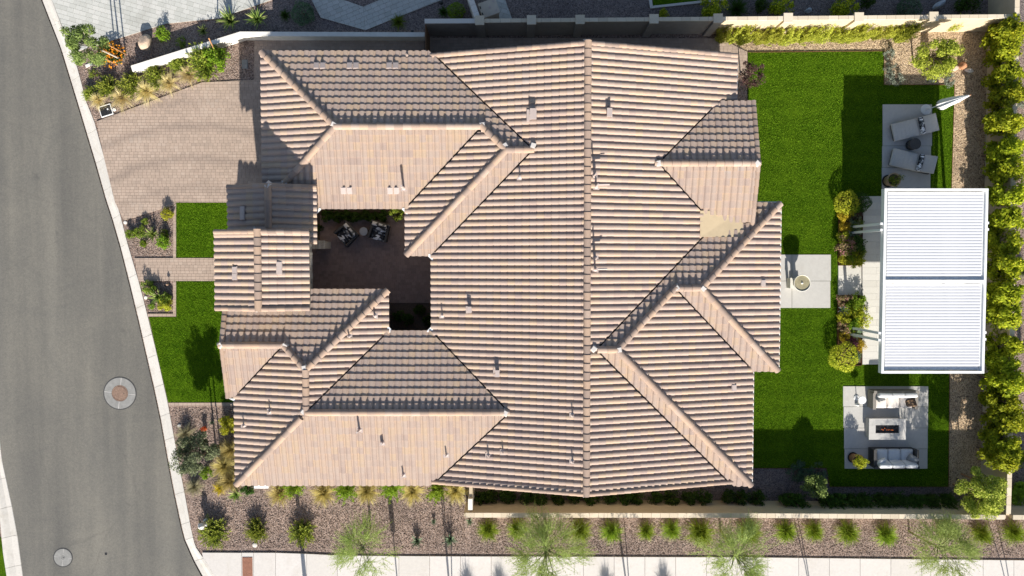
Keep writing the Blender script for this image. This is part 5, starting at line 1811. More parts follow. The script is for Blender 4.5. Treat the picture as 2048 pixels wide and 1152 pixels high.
CACHE = {}
def proto(kind, leaf, var):
    key = (kind, leaf, var)
    if key in CACHE:
        return CACHE[key]
    rg = np.random.default_rng(abs(hash(kind)) % 1000 if False else sum(map(ord, kind + leaf)) * 7 + var * 131)
    lm = LF[leaf]
    out = []
    if kind == 'hedge':
        ext = (0.40, 0.40, 1.05)
        c, r_ = clumps(rg, 46, ext, 0.17, 0.95); c[:, 2] += 0.25
        v, pos = cloud(rg, 3600, c, r_, 0.10, 1.7, 0.35)
        out.append(('foliage', np_mesh('foliage', v, 4, np.clip(rg.random(3600) * 0.7 + 0.13 * pos[:, 2] - 0.05, 0, 1), lm)))  # leaf tone lightens with height, painting sunlight onto the hedge tops
        out.append(('stem', stem_mesh(rg, 5, 0.3, 2.2, 0.022, 'bark')))
        nat = (0.5, 2.5)
    elif kind == 'shrub':
        ext = (0.40, 0.40, 0.30)
        c, r_ = clumps(rg, 26, ext, 0.14, 0.95)
        v, pos = cloud(rg, 1500, c, r_, 0.065, 1.8, 0.5)
        out.append(('foliage', np_mesh('foliage', v, 4, rg.random(1500), lm)))
        out.append(('stem', stem_mesh(rg, 7, 0.35, 0.5, 0.012, 'bark')))
        nat = (0.5, 0.62)
    elif kind == 'loose':
        ext = (0.40, 0.40, 0.30)
        c, r_ = clumps(rg, 22, ext, 0.12, 1.05)
        v, pos = cloud(rg, 900, c, r_, 0.07, 2.2, 0.5)
        out.append(('foliage', np_mesh('foliage', v, 4, rg.random(900), lm)))
        out.append(('stem', stem_mesh(rg, 14, 0.45, 0.6, 0.008, 'bark')))
        nat = (0.5, 0.65)
    elif kind == 'ball':
        n = 2200
        d = unit(rg.normal(size=(n, 3)))
        wob = 1 + 0.07 * np.sin(5 * d[:, 0] + 3 * d[:, 1]) + 0.05 * np.sin(9 * d[:, 1] - 4 * d[:, 2])
        pos = d * (0.42 * wob * rg.uniform(0.86, 1.05, n))[:, None]; pos[:, 2] = pos[:, 2] * 0.85 + 0.38
        ln = 0.06 * rg.uniform(0.7, 1.3, n)
        v = leaf_quads(rg, pos, unit(d + rg.normal(size=(n, 3)) * 0.8), ln, ln / 2.4)
        out.append(('foliage', np_mesh('foliage', v, 4, rg.random(n), lm)))
        out.append(('stem', stem_mesh(rg, 6, 0.25, 0.5, 0.014, 'bark')))
        nat = (0.45, 0.8)
    elif kind == 'bottle':
        ns = 150
        az = rg.uniform(0, 2 * np.pi, ns); el = rg.uniform(0.25, 1.45, ns)
        d = np.stack([np.cos(az) * np.cos(el), np.sin(az) * np.cos(el), np.sin(el)], 1)
        L = 0.55 * rg.uniform(0.75, 1.1, ns)
        m = 22
        t = np.linspace(0.32, 1.0, m)
        P0 = (d[:, None, :] * (L[:, None] * t[None, :])[:, :, None])
        bend = 0.10 * t[None, :, None] ** 2 * np.array([0, 0, 1.0])
        P0 = (P0 + bend).reshape(-1, 3)
        dd = np.repeat(d, m, 0)
        n = len(P0)
        side = unit(np.cross(dd, rg.normal(size=(n, 3))))
        al = unit(dd * 1.0 + side * 0.75)
        ln = 0.10 * rg.uniform(0.7, 1.2, n)
        nr = unit(np.cross(al, rg.normal(size=(n, 3))))
        v = leaf_quads(rg, P0 + al * ln[:, None] * 0.5, nr, ln, ln * 0.26, al)
        rr = np.clip(np.tile(t, ns) * 0.75 + rg.random(n) * 0.25, 0, 1)
        out.append(('foliage', np_mesh('foliage', v, 4, rr, lm)))
        mb = MB()
        for k in range(ns):
            e = d[k] * L[k] * 0.95
            mb.tube([(0, 0, 0), (e[0], e[1], e[2] + 0.09)], [0.006, 0.003], 4, False)
        out.append(('stem', mb.mesh('stem', M['bark'])))
        nat = (0.52, 0.65)
    elif kind in ('tuft', 'rush'):
        n = 620 if kind == 'tuft' else 560
        v, r_ = blades(rg, n, 0.68, 0.66 if kind == 'tuft' else 0.74, 0.0075 if kind == 'tuft' else 0.0115, 1.0 if kind == 'tuft' else 1.15, 0.07 if kind == 'tuft' else 0.16)
        out.append(('blades', np_mesh('blades', v, 4, r_, lm)))
        nat = (0.55, 0.6)
    elif kind == 'agave':
        v, r_ = blades(rg, 60, 0.40, 0.45, 0.026, 0.55, 0.04, 0.15, 4)
        out.append(('leaves', np_mesh('leaves', v, 4, r_, lm)))
        nat = (0.34, 0.4)
    elif kind == 'feather':
        ns = 44
        az = rg.uniform(0, 2 * np.pi, ns); rr = rg.uniform(0.05, 0.48, ns)
        m = 60
        t = np.linspace(0.12, 1.0, m)
        H = rg.uniform(0.9, 1.5, ns)
        px_ = (np.cos(az) * rr)[:, None] * (0.3 + 0.9 * t[None]); py_ = (np.sin(az) * rr)[:, None] * (0.3 + 0.9 * t[None]); pz_ = H[:, None] * t[None]
        P0 = np.stack([px_, py_, pz_], 2).reshape(-1, 3) + rg.normal(size=(ns * m, 3)) * 0.035
        n = len(P0)
        al = unit(rg.normal(size=(n, 3)) + np.array([0, 0, 0.6]))
        ln = 0.115 * rg.uniform(0.6, 1.3, n)
        v = leaf_quads(rg, P0, unit(np.cross(al, rg.normal(size=(n, 3)))), ln, ln * 0.27, al)
        out.append(('foliage', np_mesh('foliage', v, 4, np.clip(np.tile(t, ns) * 0.6 + rg.random(n) * 0.4, 0, 1), lm)))
        out.append(('stem', stem_mesh(rg, 8, 0.4, 1.3, 0.010, 'bark')))
        nat = (0.5, 1.55)
    CACHE[key] = (out, nat)
    return CACHE[key]
prng = random.Random(77)
def plant(kind, leaf, px, py, rpx, label, name, cat, group=None, h=None, zref=0.35, z0=0.0, var=None, extra=None, rz=None):
    """px,py: where the plant's middle shows in the photograph; rpx its radius there"""
    var = prng.randint(0, 1) if var is None else var
    parts, (nr, nh) = proto(kind, leaf, var)
    r_ = rpx * 1.18 / PXM / nr
    hs = (h / nh) if h else r_ * prng.uniform(0.9, 1.1)
    c = P(px, py, z0 + zref * nh * hs)
    t = thing(name, label, cat, (c.x, c.y, z0), prng.uniform(0, 6.28) if rz is None else rz, group)
    t.scale = (r_ * prng.uniform(0.94, 1.06), r_ * prng.uniform(0.94, 1.06), hs)
    for nm, me in parts:
        link(nm, me, t)
    if extra:
        lf, cnt, zlo = extra
        key = ('extra', kind, lf, cnt)
        if key not in CACHE:
            rg = np.random.default_rng(cnt)
            d = unit(rg.normal(size=(cnt, 3))); d[:, 2] = np.abs(d[:, 2])
            q_ = np.sqrt(rg.random(cnt)); a_ = rg.uniform(0, 6.28, cnt)
            pos = np.stack([q_ * nr * np.cos(a_), q_ * nr * np.sin(a_), nh * (zlo + 0.62 * np.sqrt(np.maximum(0, 1 - q_ ** 2)))], 1)
            ln = np.full(cnt, 0.075)
            CACHE[key] = np_mesh('flowers', leaf_quads(rg, pos, unit(d + rg.normal(size=(cnt, 3)) * 0.4 + np.array([0, 0, 0.6])), ln, ln * 0.9), 4, rg.random(cnt), LF[lf])
        fo = link('flowers', CACHE[key], t); fo['kind'] = 'stuff'
    return t

ORD = ['first', 'second', 'third', 'fourth', 'fifth', 'sixth', 'seventh', 'eighth', 'ninth', 'tenth', 'eleventh', 'twelfth', 'thirteenth', 'fourteenth', 'fifteenth', 'sixteenth', 'seventeenth', 'eighteenth', 'nineteenth', 'twentieth']
# ---- clipped hedge along the east wall
hy = [58, 98, 150, 190, 238, 298, 336, 388, 440, 486, 536, 590, 634, 690, 726, 770, 808, 848, 886, 922]
for k, y in enumerate(hy):
    rgk = random.Random(k * 3 + 1)
    plant('hedge', 'hedge', 2014 - (y - 100) * 0.010 + rgk.uniform(-4, 4), 530 + (y - 530) * 0.985 + rgk.uniform(-3, 3), 25 + rgk.uniform(-3, 4), ORD[k] + ' tall yellow green column of the east hedge counted from the tan wall corner', 'hedge_column', 'hedge', 'columns of the east hedge', h=2.75 + rgk.uniform(-0.45, 0.4), zref=0.55)
# ---- shrub strip between house and street wall
sx = [960, 982, 1015, 1053, 1078, 1117, 1147, 1182, 1218, 1252, 1278, 1310, 1347, 1380, 1410, 1460, 1483, 1517]
for k, x in enumerate(sx):
    plant('shrub', 'deep', x, 996 + (k % 3), 15 + (k * 7 % 5), ORD[k] + ' dark leafy shrub counted from the white gate post between house and street wall', 'leafy_shrub', 'shrub', 'shrubs in the side strip', h=0.85, zref=0.6)
sx = [1577, 1598, 1656, 1680, 1709, 1732, 1767, 1800, 1838, 1868, 1899]
for k, x in enumerate(sx):
    plant('feather', 'deep', x, 1003, 16 + (k * 5 % 4), ORD[k] + ' dark feathery shrub behind the street wall counted from the house towards the hedge', 'feathery_shrub', 'shrub', 'shrubs behind the street wall', h=1.2, zref=0.55)
# ---- feathery screen along the north wall
for k, (x, y) in enumerate(((1447, 71), (1468, 73), (1487, 74), (1503, 73), (1520, 76), (1538, 74), (1556, 71), (1574, 76), (1592, 72), (1611, 73), (1630, 69), (1650, 71), (1672, 70), (1692, 72), (1715, 69), (1735, 70), (1757, 67), (1788, 66), (1806, 69), (1824, 64))):
    plant('feather', 'fern', x, y, 14 + (k * 5 % 5), ORD[k] + ' yellow green feathery shrub along the sunlit tan wall counted from the side passage', 'feathery_shrub', 'shrub', 'feathery row along the north wall', h=1.15 + 0.1 * (k % 4), zref=0.55)
plant('feather', 'fern', 1905, 52, 13, 'single feathery shrub in the wall corner beside the hedge', 'feathery_shrub', 'shrub', h=1.3)
# ---- street side clumps
for k, (x, y, r_) in enumerate(((976, 1061, 19), (1035, 1060, 19), (1160, 1062, 21), (1222, 1064, 19), (1292, 1063, 16), (1343, 1060, 18), (1400, 1064, 25), (1498, 1065, 24), (1572, 1063, 20), (1628, 1063, 18), (1696, 1065, 20), (1771, 1070, 20), (1892, 1062, 18), (1963, 1069, 20), (2027, 1066, 21))):
    plant('rush', 'rush', x, y, r_ + 2, ORD[k] + ' green arching grass clump outside the street wall counted from the white gate post', 'grass_clump', 'grass clump', 'grass clumps outside the street wall', h=0.75 * r_ / 20, zref=0.35)
# ---- south bed under the eave
for k, (x, y) in enumerate(((560, 986), (648, 986), (735, 983), (825, 982), (911, 981))):
    plant('tuft', 'olive_grass', x, y, 26, ORD[k] + ' straw coloured fountain grass under the south eave counted from the meter cabinet', 'fountain_grass', 'ornamental grass', 'fountain grasses under the south eave', h=0.75)
for k, (x, y) in enumerate(((586, 972), (691, 982), (784, 978), (876, 983))):
    plant('feather', 'lime', x, y, 20, ORD[k] + ' bright green fine leaved shrub under the south eave counted from the meter cabinet', 'leafy_shrub', 'shrub', 'green shrubs under the south eave', h=0.8)
for x, y, r_, lb in ((426, 1064, 29, 'large round bottlebrush shrub beside the fire hydrant'), (513, 1061, 23, 'middle round bottlebrush shrub with a pale disc at its foot'), (605, 1064, 25, 'round bottlebrush shrub crossed by the shadow of the lamp post')):
    plant('bottle', 'bottle', x, y, r_, lb, 'bottlebrush_shrub', 'shrub', h=0.52)
for x, y, r_, lb in ((834, 1082, 13, 'pale agave in open gravel beside the sign post shadow'), (900, 1079, 14, 'pale agave near the sidewalk under thin tree shadows'), (868, 1043, 7, 'small agave pup in gravel above the two pale agaves'), (939, 1043, 9, 'small agave at the end of the street wall')):
    plant('agave', 'agave', x, y, r_, lb, 'agave', 'agave', h=0.42 * r_ / 13)
# ---- south-west corner by the street
plant('tuft', 'olive_grass', 461, 900, 24, 'golden fountain grass against the west eave above its larger twin', 'fountain_grass', 'ornamental grass', h=0.8)
plant('tuft', 'olive_grass', 448, 932, 27, 'largest golden fountain grass beside the street tree', 'fountain_grass', 'ornamental grass', h=0.8)
plant('tuft', 'olive_grass', 460, 961, 25, 'golden fountain grass at the south-west eave corner', 'fountain_grass', 'ornamental grass', h=0.75)
plant('tuft', 'straw', 371, 868, 20, 'pale wispy grass beside the kerb above the street tree', 'fountain_grass', 'ornamental grass', h=0.5)
plant('tuft', 'straw', 388, 974, 19, 'pale wispy grass beside the kerb below the street tree', 'fountain_grass', 'ornamental grass', h=0.45)
plant('tuft', 'golden', 440, 977, 14, 'thin rust coloured grass in gravel near the corner', 'fountain_grass', 'ornamental grass', h=0.3)
plant('shrub', 'yellow', 455, 853, 19, 'round golden yellow shrub against the west eave', 'golden_shrub', 'shrub', h=0.8)
plant('agave', 'agave_lime', 471, 990, 13, 'lime edged rosette plant at the house corner', 'rosette_plant', 'rosette plant', h=0.35)
plant('shrub', 'deep', 497, 977, 16, 'dark green shrub beside the white meter cabinet', 'leafy_shrub', 'shrub', h=0.6)
plant('shrub', 'red', 408, 858, 6, 'small red flowering shrub under the street tree', 'flowering_shrub', 'shrub', h=0.45)
plant('shrub', 'lime', 413, 945, 14, 'bright green shrub under the street tree', 'leafy_shrub', 'shrub', h=0.5)
plant('agave', 'agave', 424, 845, 6, 'tiny agave in the gravel below the front lawn', 'agave', 'agave', h=0.2)
# ---- driveway bed
for x, y, r_, lb in ((182, 188, 15, 'smallest bottlebrush shrub at the kerb end of the driveway bed'), (217, 175, 21, 'bottlebrush shrub behind the second golden grass of the driveway bed'), (265, 171, 24, 'bottlebrush shrub under the west end of the white wall'), (311, 154, 21, 'bottlebrush shrub in the middle of the driveway bed against the white wall'), (356, 130, 18, 'bottlebrush shrub beside the largest bush of the driveway bed'), (409, 124, 33, 'largest dark bottlebrush bush of the driveway bed')):
    plant('bottle', 'bottle', x, y, r_, lb, 'bottlebrush_shrub', 'shrub', h=0.6 * r_ / 24)
for k, (x, y, r_) in enumerate(((196, 200, 13), (244, 195, 21), (292, 182, 21), (337, 165, 19), (377, 148, 19))):
    plant('tuft', 'gold', x, y, r_ + 3, ORD[k] + ' pale golden feather grass beside the driveway counted from the black utility vault', 'feather_grass', 'ornamental grass', 'feather grasses beside the driveway', h=0.5)
plant('shrub', 'lime', 437, 119, 25, 'bright yellow green staked shrub beside the largest bottlebrush bush', 'leafy_shrub', 'shrub', h=1.1, extra=None)
plant('loose', 'bottle', 188, 148, 11, 'sparse little shrub in gravel under the street tree by the driveway bed', 'leafy_shrub', 'shrub', h=0.35)
plant('shrub', 'deep', 225, 110, 23, 'orange flowering lantana around the staked tree', 'lantana', 'shrub', h=0.45, extra=('orange', 190, 0.42))
# ---- neighbour bed
plant('shrub', 'lime', 325, 70, 15, 'bright green shrub beside the tan boulder', 'leafy_shrub', 'shrub', h=0.55)
plant('loose', 'bottle', 364, 86, 12, 'low dark plant in shade between boulder and white wall', 'leafy_shrub', 'shrub', h=0.3)
plant('agave', 'agave_lime', 406, 62, 10, 'small bright rosette in shade above the white wall bend', 'rosette_plant', 'rosette plant', h=0.3)
plant('agave', 'agave_lime', 459, 41, 20, 'large sunlit yucca at the edge of the grey driveway', 'yucca', 'yucca', h=0.7)
plant('agave', 'agave_lime', 514, 38, 18, 'shaded yucca in the shaded gravel between sunlit yucca and round blue bush', 'yucca', 'yucca', h=0.65)
plant('tuft', 'deep', 570, 31, 11, 'small dark grass in shaded gravel beside the round blue bush', 'grass_clump', 'grass clump', h=0.35)
plant('ball', 'sage', 607, 28, 19, 'round clipped blue green bush beside the neighbour walk', 'round_bush', 'shrub', h=0.75)
plant('tuft', 'bottle', 797, 44, 15, 'dark grass clump between neighbour walk and white wall', 'grass_clump', 'grass clump', h=0.45)
plant('ball', 'lime', 912, 24, 15, 'round green bush in shaded gravel by the white capped wall', 'round_bush', 'shrub', h=0.7)
plant('tuft', 'deep', 887, 24, 11, 'small dark grass beside the round green bush', 'grass_clump', 'grass clump', h=0.35)
plant('shrub', 'hedge', 1329, 29, 12, 'small green shrub behind the wall near the neighbour lawn', 'leafy_shrub', 'shrub', h=0.5)
plant('shrub', 'hedge', 1424, 15, 25, 'tall leafy shrub behind the wall beside the neighbour lawn', 'leafy_shrub', 'shrub', h=1.3)
plant('tuft', 'deep', 1474, 18, 22, 'dark grass fountain in shaded gravel behind the wall', 'grass_clump', 'grass clump', h=0.6)
plant('shrub', 'deep', 1524, 12, 16, 'dark shrub beside a sunlit topped shrub behind the wall', 'leafy_shrub', 'shrub', h=0.9)
plant('shrub', 'hedge', 1559, 12, 23, 'sunlit topped shrub behind the tan wall near the small blue rock', 'leafy_shrub', 'shrub', h=1.4)
plant('shrub', 'hedge', 1686, 14, 26, 'dense green shrub behind the tan wall', 'leafy_shrub', 'shrub', h=1.3)
plant('shrub', 'deep', 1735, 4, 14, 'dark shrub at the top of the shaded gravel behind the wall', 'leafy_shrub', 'shrub', h=0.8)
plant('ball', 'sage', 1815, 20, 21, 'grey green rounded bush behind the tan wall', 'round_bush', 'shrub', h=0.7)
plant('shrub', 'deep', 1937, 8, 28, 'wide dark shrub behind the wall corner', 'leafy_shrub', 'shrub', h=0.9)
# ---- small front beds
for x, y, r_, kd, lf, lb in ((335, 427, 13, 'shrub', 'yellow', 'yellow green shrub at the upper corner of the front bed by the path light'), (291, 443, 8, 'shrub', 'bottle', 'small dark shrub at the driveway side of the upper front bed'), (263, 468, 11, 'shrub', 'lime', 'green shrub in the upper front bed nearest the kerb'), (281, 464, 12, 'shrub', 'bottle', 'shrub beside the agave of the upper front bed on the kerb side'), (330, 466, 9, 'shrub', 'bottle', 'small shrub beside the edging in the upper front bed'), (327, 486, 15, 'shrub', 'lime', 'widest shrub of the upper front bed beside the edging'), (287, 488, 8, 'shrub', 'lime', 'lone small shrub in the lower part of the upper front bed'), (298, 574, 16, 'shrub', 'bottle', 'green shrub at the walk corner of the lower front bed'), (331, 598, 13, 'shrub', 'bottle', 'dark shrub beside the agave of the lower front bed'), (333, 612, 15, 'shrub', 'yellow', 'yellow green shrub in the corner of the lower front bed'), (304, 613, 7, 'shrub', 'lime', 'tiny shrub at the foot of the lower front bed')):
    plant(kd, lf, x, y, r_, lb, 'leafy_shrub', 'shrub', h=0.42 * r_ / 12)
plant('agave', 'agave_lime', 305, 469, 14, 'spiky lime agave in the middle of the upper front bed', 'agave', 'agave', h=0.5)
plant('agave', 'agave_lime', 316, 595, 16, 'spiky lime agave in the middle of the lower front bed', 'agave', 'agave', h=0.55)
# ---- beds by the deck
DK = [(1691, 405, 18, 'ball', 'yellow', 'round yellow green bush at the top of the upper planting bed'), (1721, 404, 14, 'ball', 'deep', 'round dark bush at the top corner of the upper planting bed'), (1689, 429, 12, 'shrub', 'golden', 'golden shrub below the round yellow bush in the upper planting bed'), (1709, 438, 12, 'loose', 'grey', 'brownish sparse shrub in the upper planting bed'), (1689, 454, 10, 'shrub', 'golden', 'small golden shrub in the middle of the upper planting bed'), (1706, 464, 12, 'agave', 'agave', 'green rosette in the upper planting bed'), (1690, 492, 16, 'shrub', 'rose', 'pink flecked shrub in the upper planting bed'), (1713, 488, 15, 'shrub', 'deep', 'dark shrub beside the pink flecked shrub'), (1710, 520, 13, 'shrub', 'hedge', 'bright shrub at the step end of the upper planting bed'),
      (1689, 601, 12, 'loose', 'rose', 'sparse shrub at the step end of the lower planting bed'), (1713, 603, 14, 'shrub', 'lime', 'bright green shrub at the step end of the lower planting bed'), (1686, 619, 9, 'agave', 'agave_blue', 'blue agave in the lower planting bed'), (1702, 630, 13, 'shrub', 'hedge', 'yellow green shrub in the middle of the lower planting bed'), (1724, 638, 14, 'loose', 'yellow', 'loose lime shrub leaning over the deck'), (1688, 655, 11, 'shrub', 'rose', 'pale flowering shrub in the lower planting bed'), (1710, 665, 12, 'agave', 'agave', 'green rosette at the pergola post in the lower planting bed'), (1699, 690, 13, 'shrub', 'purple', 'dark purple shrub in the lower planting bed'), (1716, 692, 11, 'shrub', 'golden', 'orange yellow shrub beside the purple shrub'), (1686, 714, 20, 'ball', 'yellow', 'large round yellow bush at the end of the lower planting bed'), (1708, 712, 11, 'shrub', 'sage', 'blue green shrub between the round yellow bush and the deck'),
      (1702, 418, 12, 'shrub', 'lime', 'green shrub tucked between the round yellow bush and the golden shrub'), (1714, 452, 11, 'shrub', 'bottle', 'bottle green shrub beside the brownish sparse shrub'), (1688, 474, 11, 'shrub', 'yellow', 'yellow shrub below the small golden shrub'), (1700, 508, 12, 'shrub', 'lime', 'green shrub between the pink flecked shrub and the step'), (1716, 508, 11, 'shrub', 'bottle', 'darker shrub at the deck edge before the step'), (1690, 521, 10, 'shrub', 'yellow', 'yellow shrub in the step corner of the upper planting bed'),
      (1700, 615, 12, 'shrub', 'lime', 'lime shrub beside the blue agave'), (1716, 621, 13, 'shrub', 'hedge', 'sunny shrub at the deck edge beside the lime shrub'), (1687, 638, 11, 'shrub', 'yellow', 'yellow shrub below the blue agave'), (1704, 648, 13, 'shrub', 'lime', 'lime shrub between yellow green and pale flowering shrubs'), (1718, 654, 11, 'shrub', 'hedge', 'sunny shrub above the green rosette of the lower bed'), (1688, 672, 10, 'shrub', 'golden', 'golden shrub below the pale flowering shrub'), (1702, 676, 10, 'loose', 'yellow', 'sparse yellow shrub above the purple shrub')]
for x, y, r_, kd, lf, lb in DK:
    plant(kd, lf, x, y, r_ * 1.2 + 1, lb, {'ball': 'round_bush', 'agave': 'rosette_plant'}.get(kd, 'leafy_shrub'), 'rosette plant' if kd == 'agave' else 'shrub', h=0.5 * r_ / 13, z0=0.12)
# ---- north-east bed
for x, y, r_, lb in ((1777, 110, 12, 'silver shrub at the lawn notch corner'), (1779, 133, 12, 'silver shrub in the middle of the lawn notch edge'), (1789, 156, 16, 'wide silver shrub at the lower end of the lawn notch'), (1866, 154, 13, 'silver green shrub below the feathery tree'), (1898, 160, 13, 'silver green shrub at the lawn edge beside the orange stone')):
    plant('loose', 'silver', x, y, r_, lb, 'silver_shrub', 'shrub', h=0.4)
plant('loose', 'sage', 1566 + 30, 944, 26, 'grey green ground cover at the corner of the back lawn', 'ground_cover', 'shrub', h=0.3)
plant('loose', 'sage', 1636, 944, 20, 'grey green ground cover below the lawn beside the little shaded tree', 'ground_cover', 'shrub', h=0.35)
# ---- pots
def pot_plant(pt, leaf, r_, h_, label, kind='shrub'):
    parts, (nr, nh) = proto(kind, leaf, 1)
    t = thing('potted_plant', label, 'plant', (pt.location.x, pt.location.y, pt.location.z + 0.48), 1.0)
    t.scale = (r_ / nr, r_ / nr, h_ / nh)
    for nm, me in parts:
        link(nm, me, t)
pot_plant(POT1, 'bottle', 0.36, 0.5, 'dark leafy plant growing in the sand coloured pot', 'loose')
pot_plant(POT2, 'yellow', 0.40, 0.55, 'yellow green leafy plant growing in the terracotta pot', 'shrub')
# ---- courtyard
for k, x in enumerate((655, 674, 693, 712, 731, 750, 768)):
    plant('shrub', 'deep', x, 431 + (k % 2) * 3, 13, ORD[k] + ' dark shrub of the courtyard hedge counted from the stone pillar side', 'leafy_shrub', 'shrub', 'courtyard hedge', h=0.75, zref=0.5)
plant('shrub', 'bottle', 794, 429, 15, 'brighter green shrub at the east end of the courtyard hedge', 'leafy_shrub', 'shrub', h=0.95)
plant('shrub', 'deep', 640, 456, 8, 'small dark plant beside the courtyard stone pillar', 'leafy_shrub', 'shrub', h=0.4)
for x, y, r_, lb in ((797, 632, 14, 'dark shrub in the west part of the lower courtyard bed'), (815, 640, 14, 'dark shrub in the middle of the lower courtyard bed'), (840, 622, 13, 'dark shrub in the upper part of the lower courtyard bed'), (856, 640, 12, 'dark shrub against the east wall of the lower courtyard bed')):
    plant('shrub', 'deep', x, y, r_, lb, 'leafy_shrub', 'shrub', h=0.6)
sheet('courtyard_soil', G2([(630, 400), (880, 400), (880, 430), (640, 430), (640, 606), (880, 606), (880, 690), (760, 690), (760, 606), (630, 606)]), 0.012, M['soil'])
# ---- beyond the east wall
for x, y, r_, kd, lf, lb in ((2047, 690, 13, 'agave', 'agave', 'spiky dark rosette beyond the east wall'), (2047, 545, 12, 'tuft', 'grey', 'grey grass beyond the east wall'), (2043, 915, 15, 'feather', 'lime', 'green shrub beyond the east wall near the hedge end'), (2040, 985, 24, 'feather', 'lime', 'wide bright green shrub beyond the east wall corner'), (2046, 205, 14, 'loose', 'silver', 'pale dry shrub beyond the east wall')):
    plant(kd, lf, x, y, r_, lb, {'agave': 'agave', 'tuft': 'grass_clump'}.get(kd, 'leafy_shrub'), 'shrub', h=0.7)

# ---- trees
def tree(name, label, bx, by, cx, cy, cz, R_, Hc, leaf, n, lsize, elong, bark='bark', ncl=30, cl=0.3, wisp=False, stakes=0, seed=1, trunk=0.05, lean=None, flat=0.8, group=None, multi=1):
    """bx,by: trunk foot in pixels; cx,cy: crown centre as seen, at height cz"""
    rg = np.random.default_rng(seed)
    b = P(bx, by, 0); c = P(cx, cy, cz)
    t = thing(name, label, 'tree', (b.x, b.y, 0), 0.0, group)
    cc = np.array([c.x - b.x, c.y - b.y, cz])
    ext = np.array([R_, R_, Hc / 2])
    d = unit(rg.normal(size=(ncl, 3)))
    cen = cc + d * (rg.uniform(0.2, 1.0, ncl) ** 0.5)[:, None] * ext * 0.86
    rad = rg.uniform(cl * 0.65, cl * 1.35, ncl)
    mb = MB()
    fork = cc * np.array([0.45, 0.45, 0.0]) + np.array([0, 0, max(0.5, cz - Hc * 0.42)])
    for m_ in range(multi):
        o_ = np.array([math.cos(2.1 * m_ + seed), math.sin(2.1 * m_ + seed), 0]) * 0.14 * (multi > 1)
        mb.tube([(0, 0, -0.05), tuple(fork * np.array([0.4, 0.4, 0.5]) + o_), tuple(fork + o_ * 2), tuple(cc + o_ * 3)], [trunk, trunk * 0.85, trunk * 0.7, trunk * 0.25], 8)
    link('trunk', mb.mesh('trunk', M[bark]), t)
    mb = MB()
    for k in range(ncl):
        f_ = rg.uniform(0.3, 1.0)
        p0 = fork + (cc - fork) * f_ * 0.8
        p2 = cen[k]
        p1 = (p0 + p2) / 2 + np.array([0, 0, 0.12]) + rg.normal(size=3) * 0.05
        mb.tube([tuple(p0), tuple(p1), tuple(p2)], [trunk * 0.38, trunk * 0.24, trunk * 0.08], 5, False)
    cr = link('branches', mb.mesh('branches', M[bark]), t)
    if wisp:
        # fine drooping twigs that carry tiny leaflets
        nt = n // 26
        k = rg.integers(0, ncl, nt)
        st = cen[k] + rg.normal(size=(nt, 3)) * rad[k][:, None] * 0.35
        out_ = unit((st - cc) * np.array([1, 1, 0.5]) + rg.normal(size=(nt, 3)) * 0.5)
        L = rg.uniform(0.35, 0.8, nt)
        m = 26
        tt = np.linspace(0.02, 1, m)
        pts = st[:, None, :] + out_[:, None, :] * (L[:, None] * tt[None])[:, :, None]
        pts[:, :, 2] -= 0.25 * (tt[None] ** 2) * L[:, None]
        tw, r0 = strips(rg, pts[:, ::5], np.full(nt, 0.006), np.full(nt, 0.3))
        to = link('twigs', np_mesh('twigs', tw, 4, r0, LF[leaf]), t); to['kind'] = 'stuff'
        pp = pts.reshape(-1, 3) + rg.normal(size=(nt * m, 3)) * 0.022
        al = unit(np.repeat(out_, m, 0) + rg.normal(size=(nt * m, 3)) * 0.7)
        ln = lsize * rg.uniform(0.6, 1.3, nt * m)
        v = leaf_quads(rg, pp, unit(np.cross(al, rg.normal(size=(nt * m, 3)))), ln, ln / elong, al)
        link('crown', np_mesh('crown', v, 4, rg.random(nt * m), LF[leaf]), t)
    else:
        v, pos = cloud(rg, n, cen, rad, lsize, elong, 0.5, flat)
        link('crown', np_mesh('crown', v, 4, rg.random(n), LF[leaf]), t)
    for s_ in range(stakes):
        a_ = 0.9 + s_ * math.pi
        sx_, sy_ = math.cos(a_) * 0.32, math.sin(a_) * 0.32
        mb = MB(); mb.tube([(sx_, sy_, -0.05), (sx_ * 0.95, sy_ * 0.95, 1.75)], 0.032, 8); link('stake', mb.mesh('stake', M['stake']), t)
    return t
tree('staked_tree', 'young grey green tree with pale trunk and two orange stakes beside the kerb', 243, 119, 172, 88, 2.5, 1.08, 1.7, 'ash', 7500, 0.10, 3.0, 'bark_pale', 30, 0.24, stakes=2, seed=3, trunk=0.045)
tree('street_tree', 'dark grey green tree over the gravel corner between kerb and west eave', 432, 899, 391, 908, 2.1, 1.12, 1.5, 'grey', 7500, 0.10, 2.4, 'bark', 38, 0.26, stakes=1, seed=5, trunk=0.045)
tree('palo_verde', 'smallest wispy palo verde beside the first straight shadow on the sidewalk', 741, 1056, 727, 1100, 2.4, 1.25, 1.5, 'palo', 15000, 0.062, 4.0, 'bark_green', 26, 0.3, True, seed=7, trunk=0.05)
tree('palo_verde', 'largest wispy palo verde hanging over the sidewalk', 1091, 1050, 1093, 1108, 2.9, 1.75, 2.2, 'palo', 30000, 0.062, 4.0, 'bark_green', 36, 0.36, True, seed=9, trunk=0.065)
tree('palo_verde', 'wispy palo verde with a leaning bare trunk over the sidewalk', 1441, 1061, 1472, 1117, 2.8, 1.55, 1.9, 'palo', 23000, 0.062, 4.0, 'bark_green', 32, 0.34, True, seed=11, trunk=0.06)
tree('palo_verde', 'wispy palo verde beside the hedge corner of the street wall', 1818, 1063, 1886, 1096, 2.5, 1.45, 1.7, 'palo', 23000, 0.062, 4.0, 'bark_green', 32, 0.32, True, seed=13, trunk=0.06)
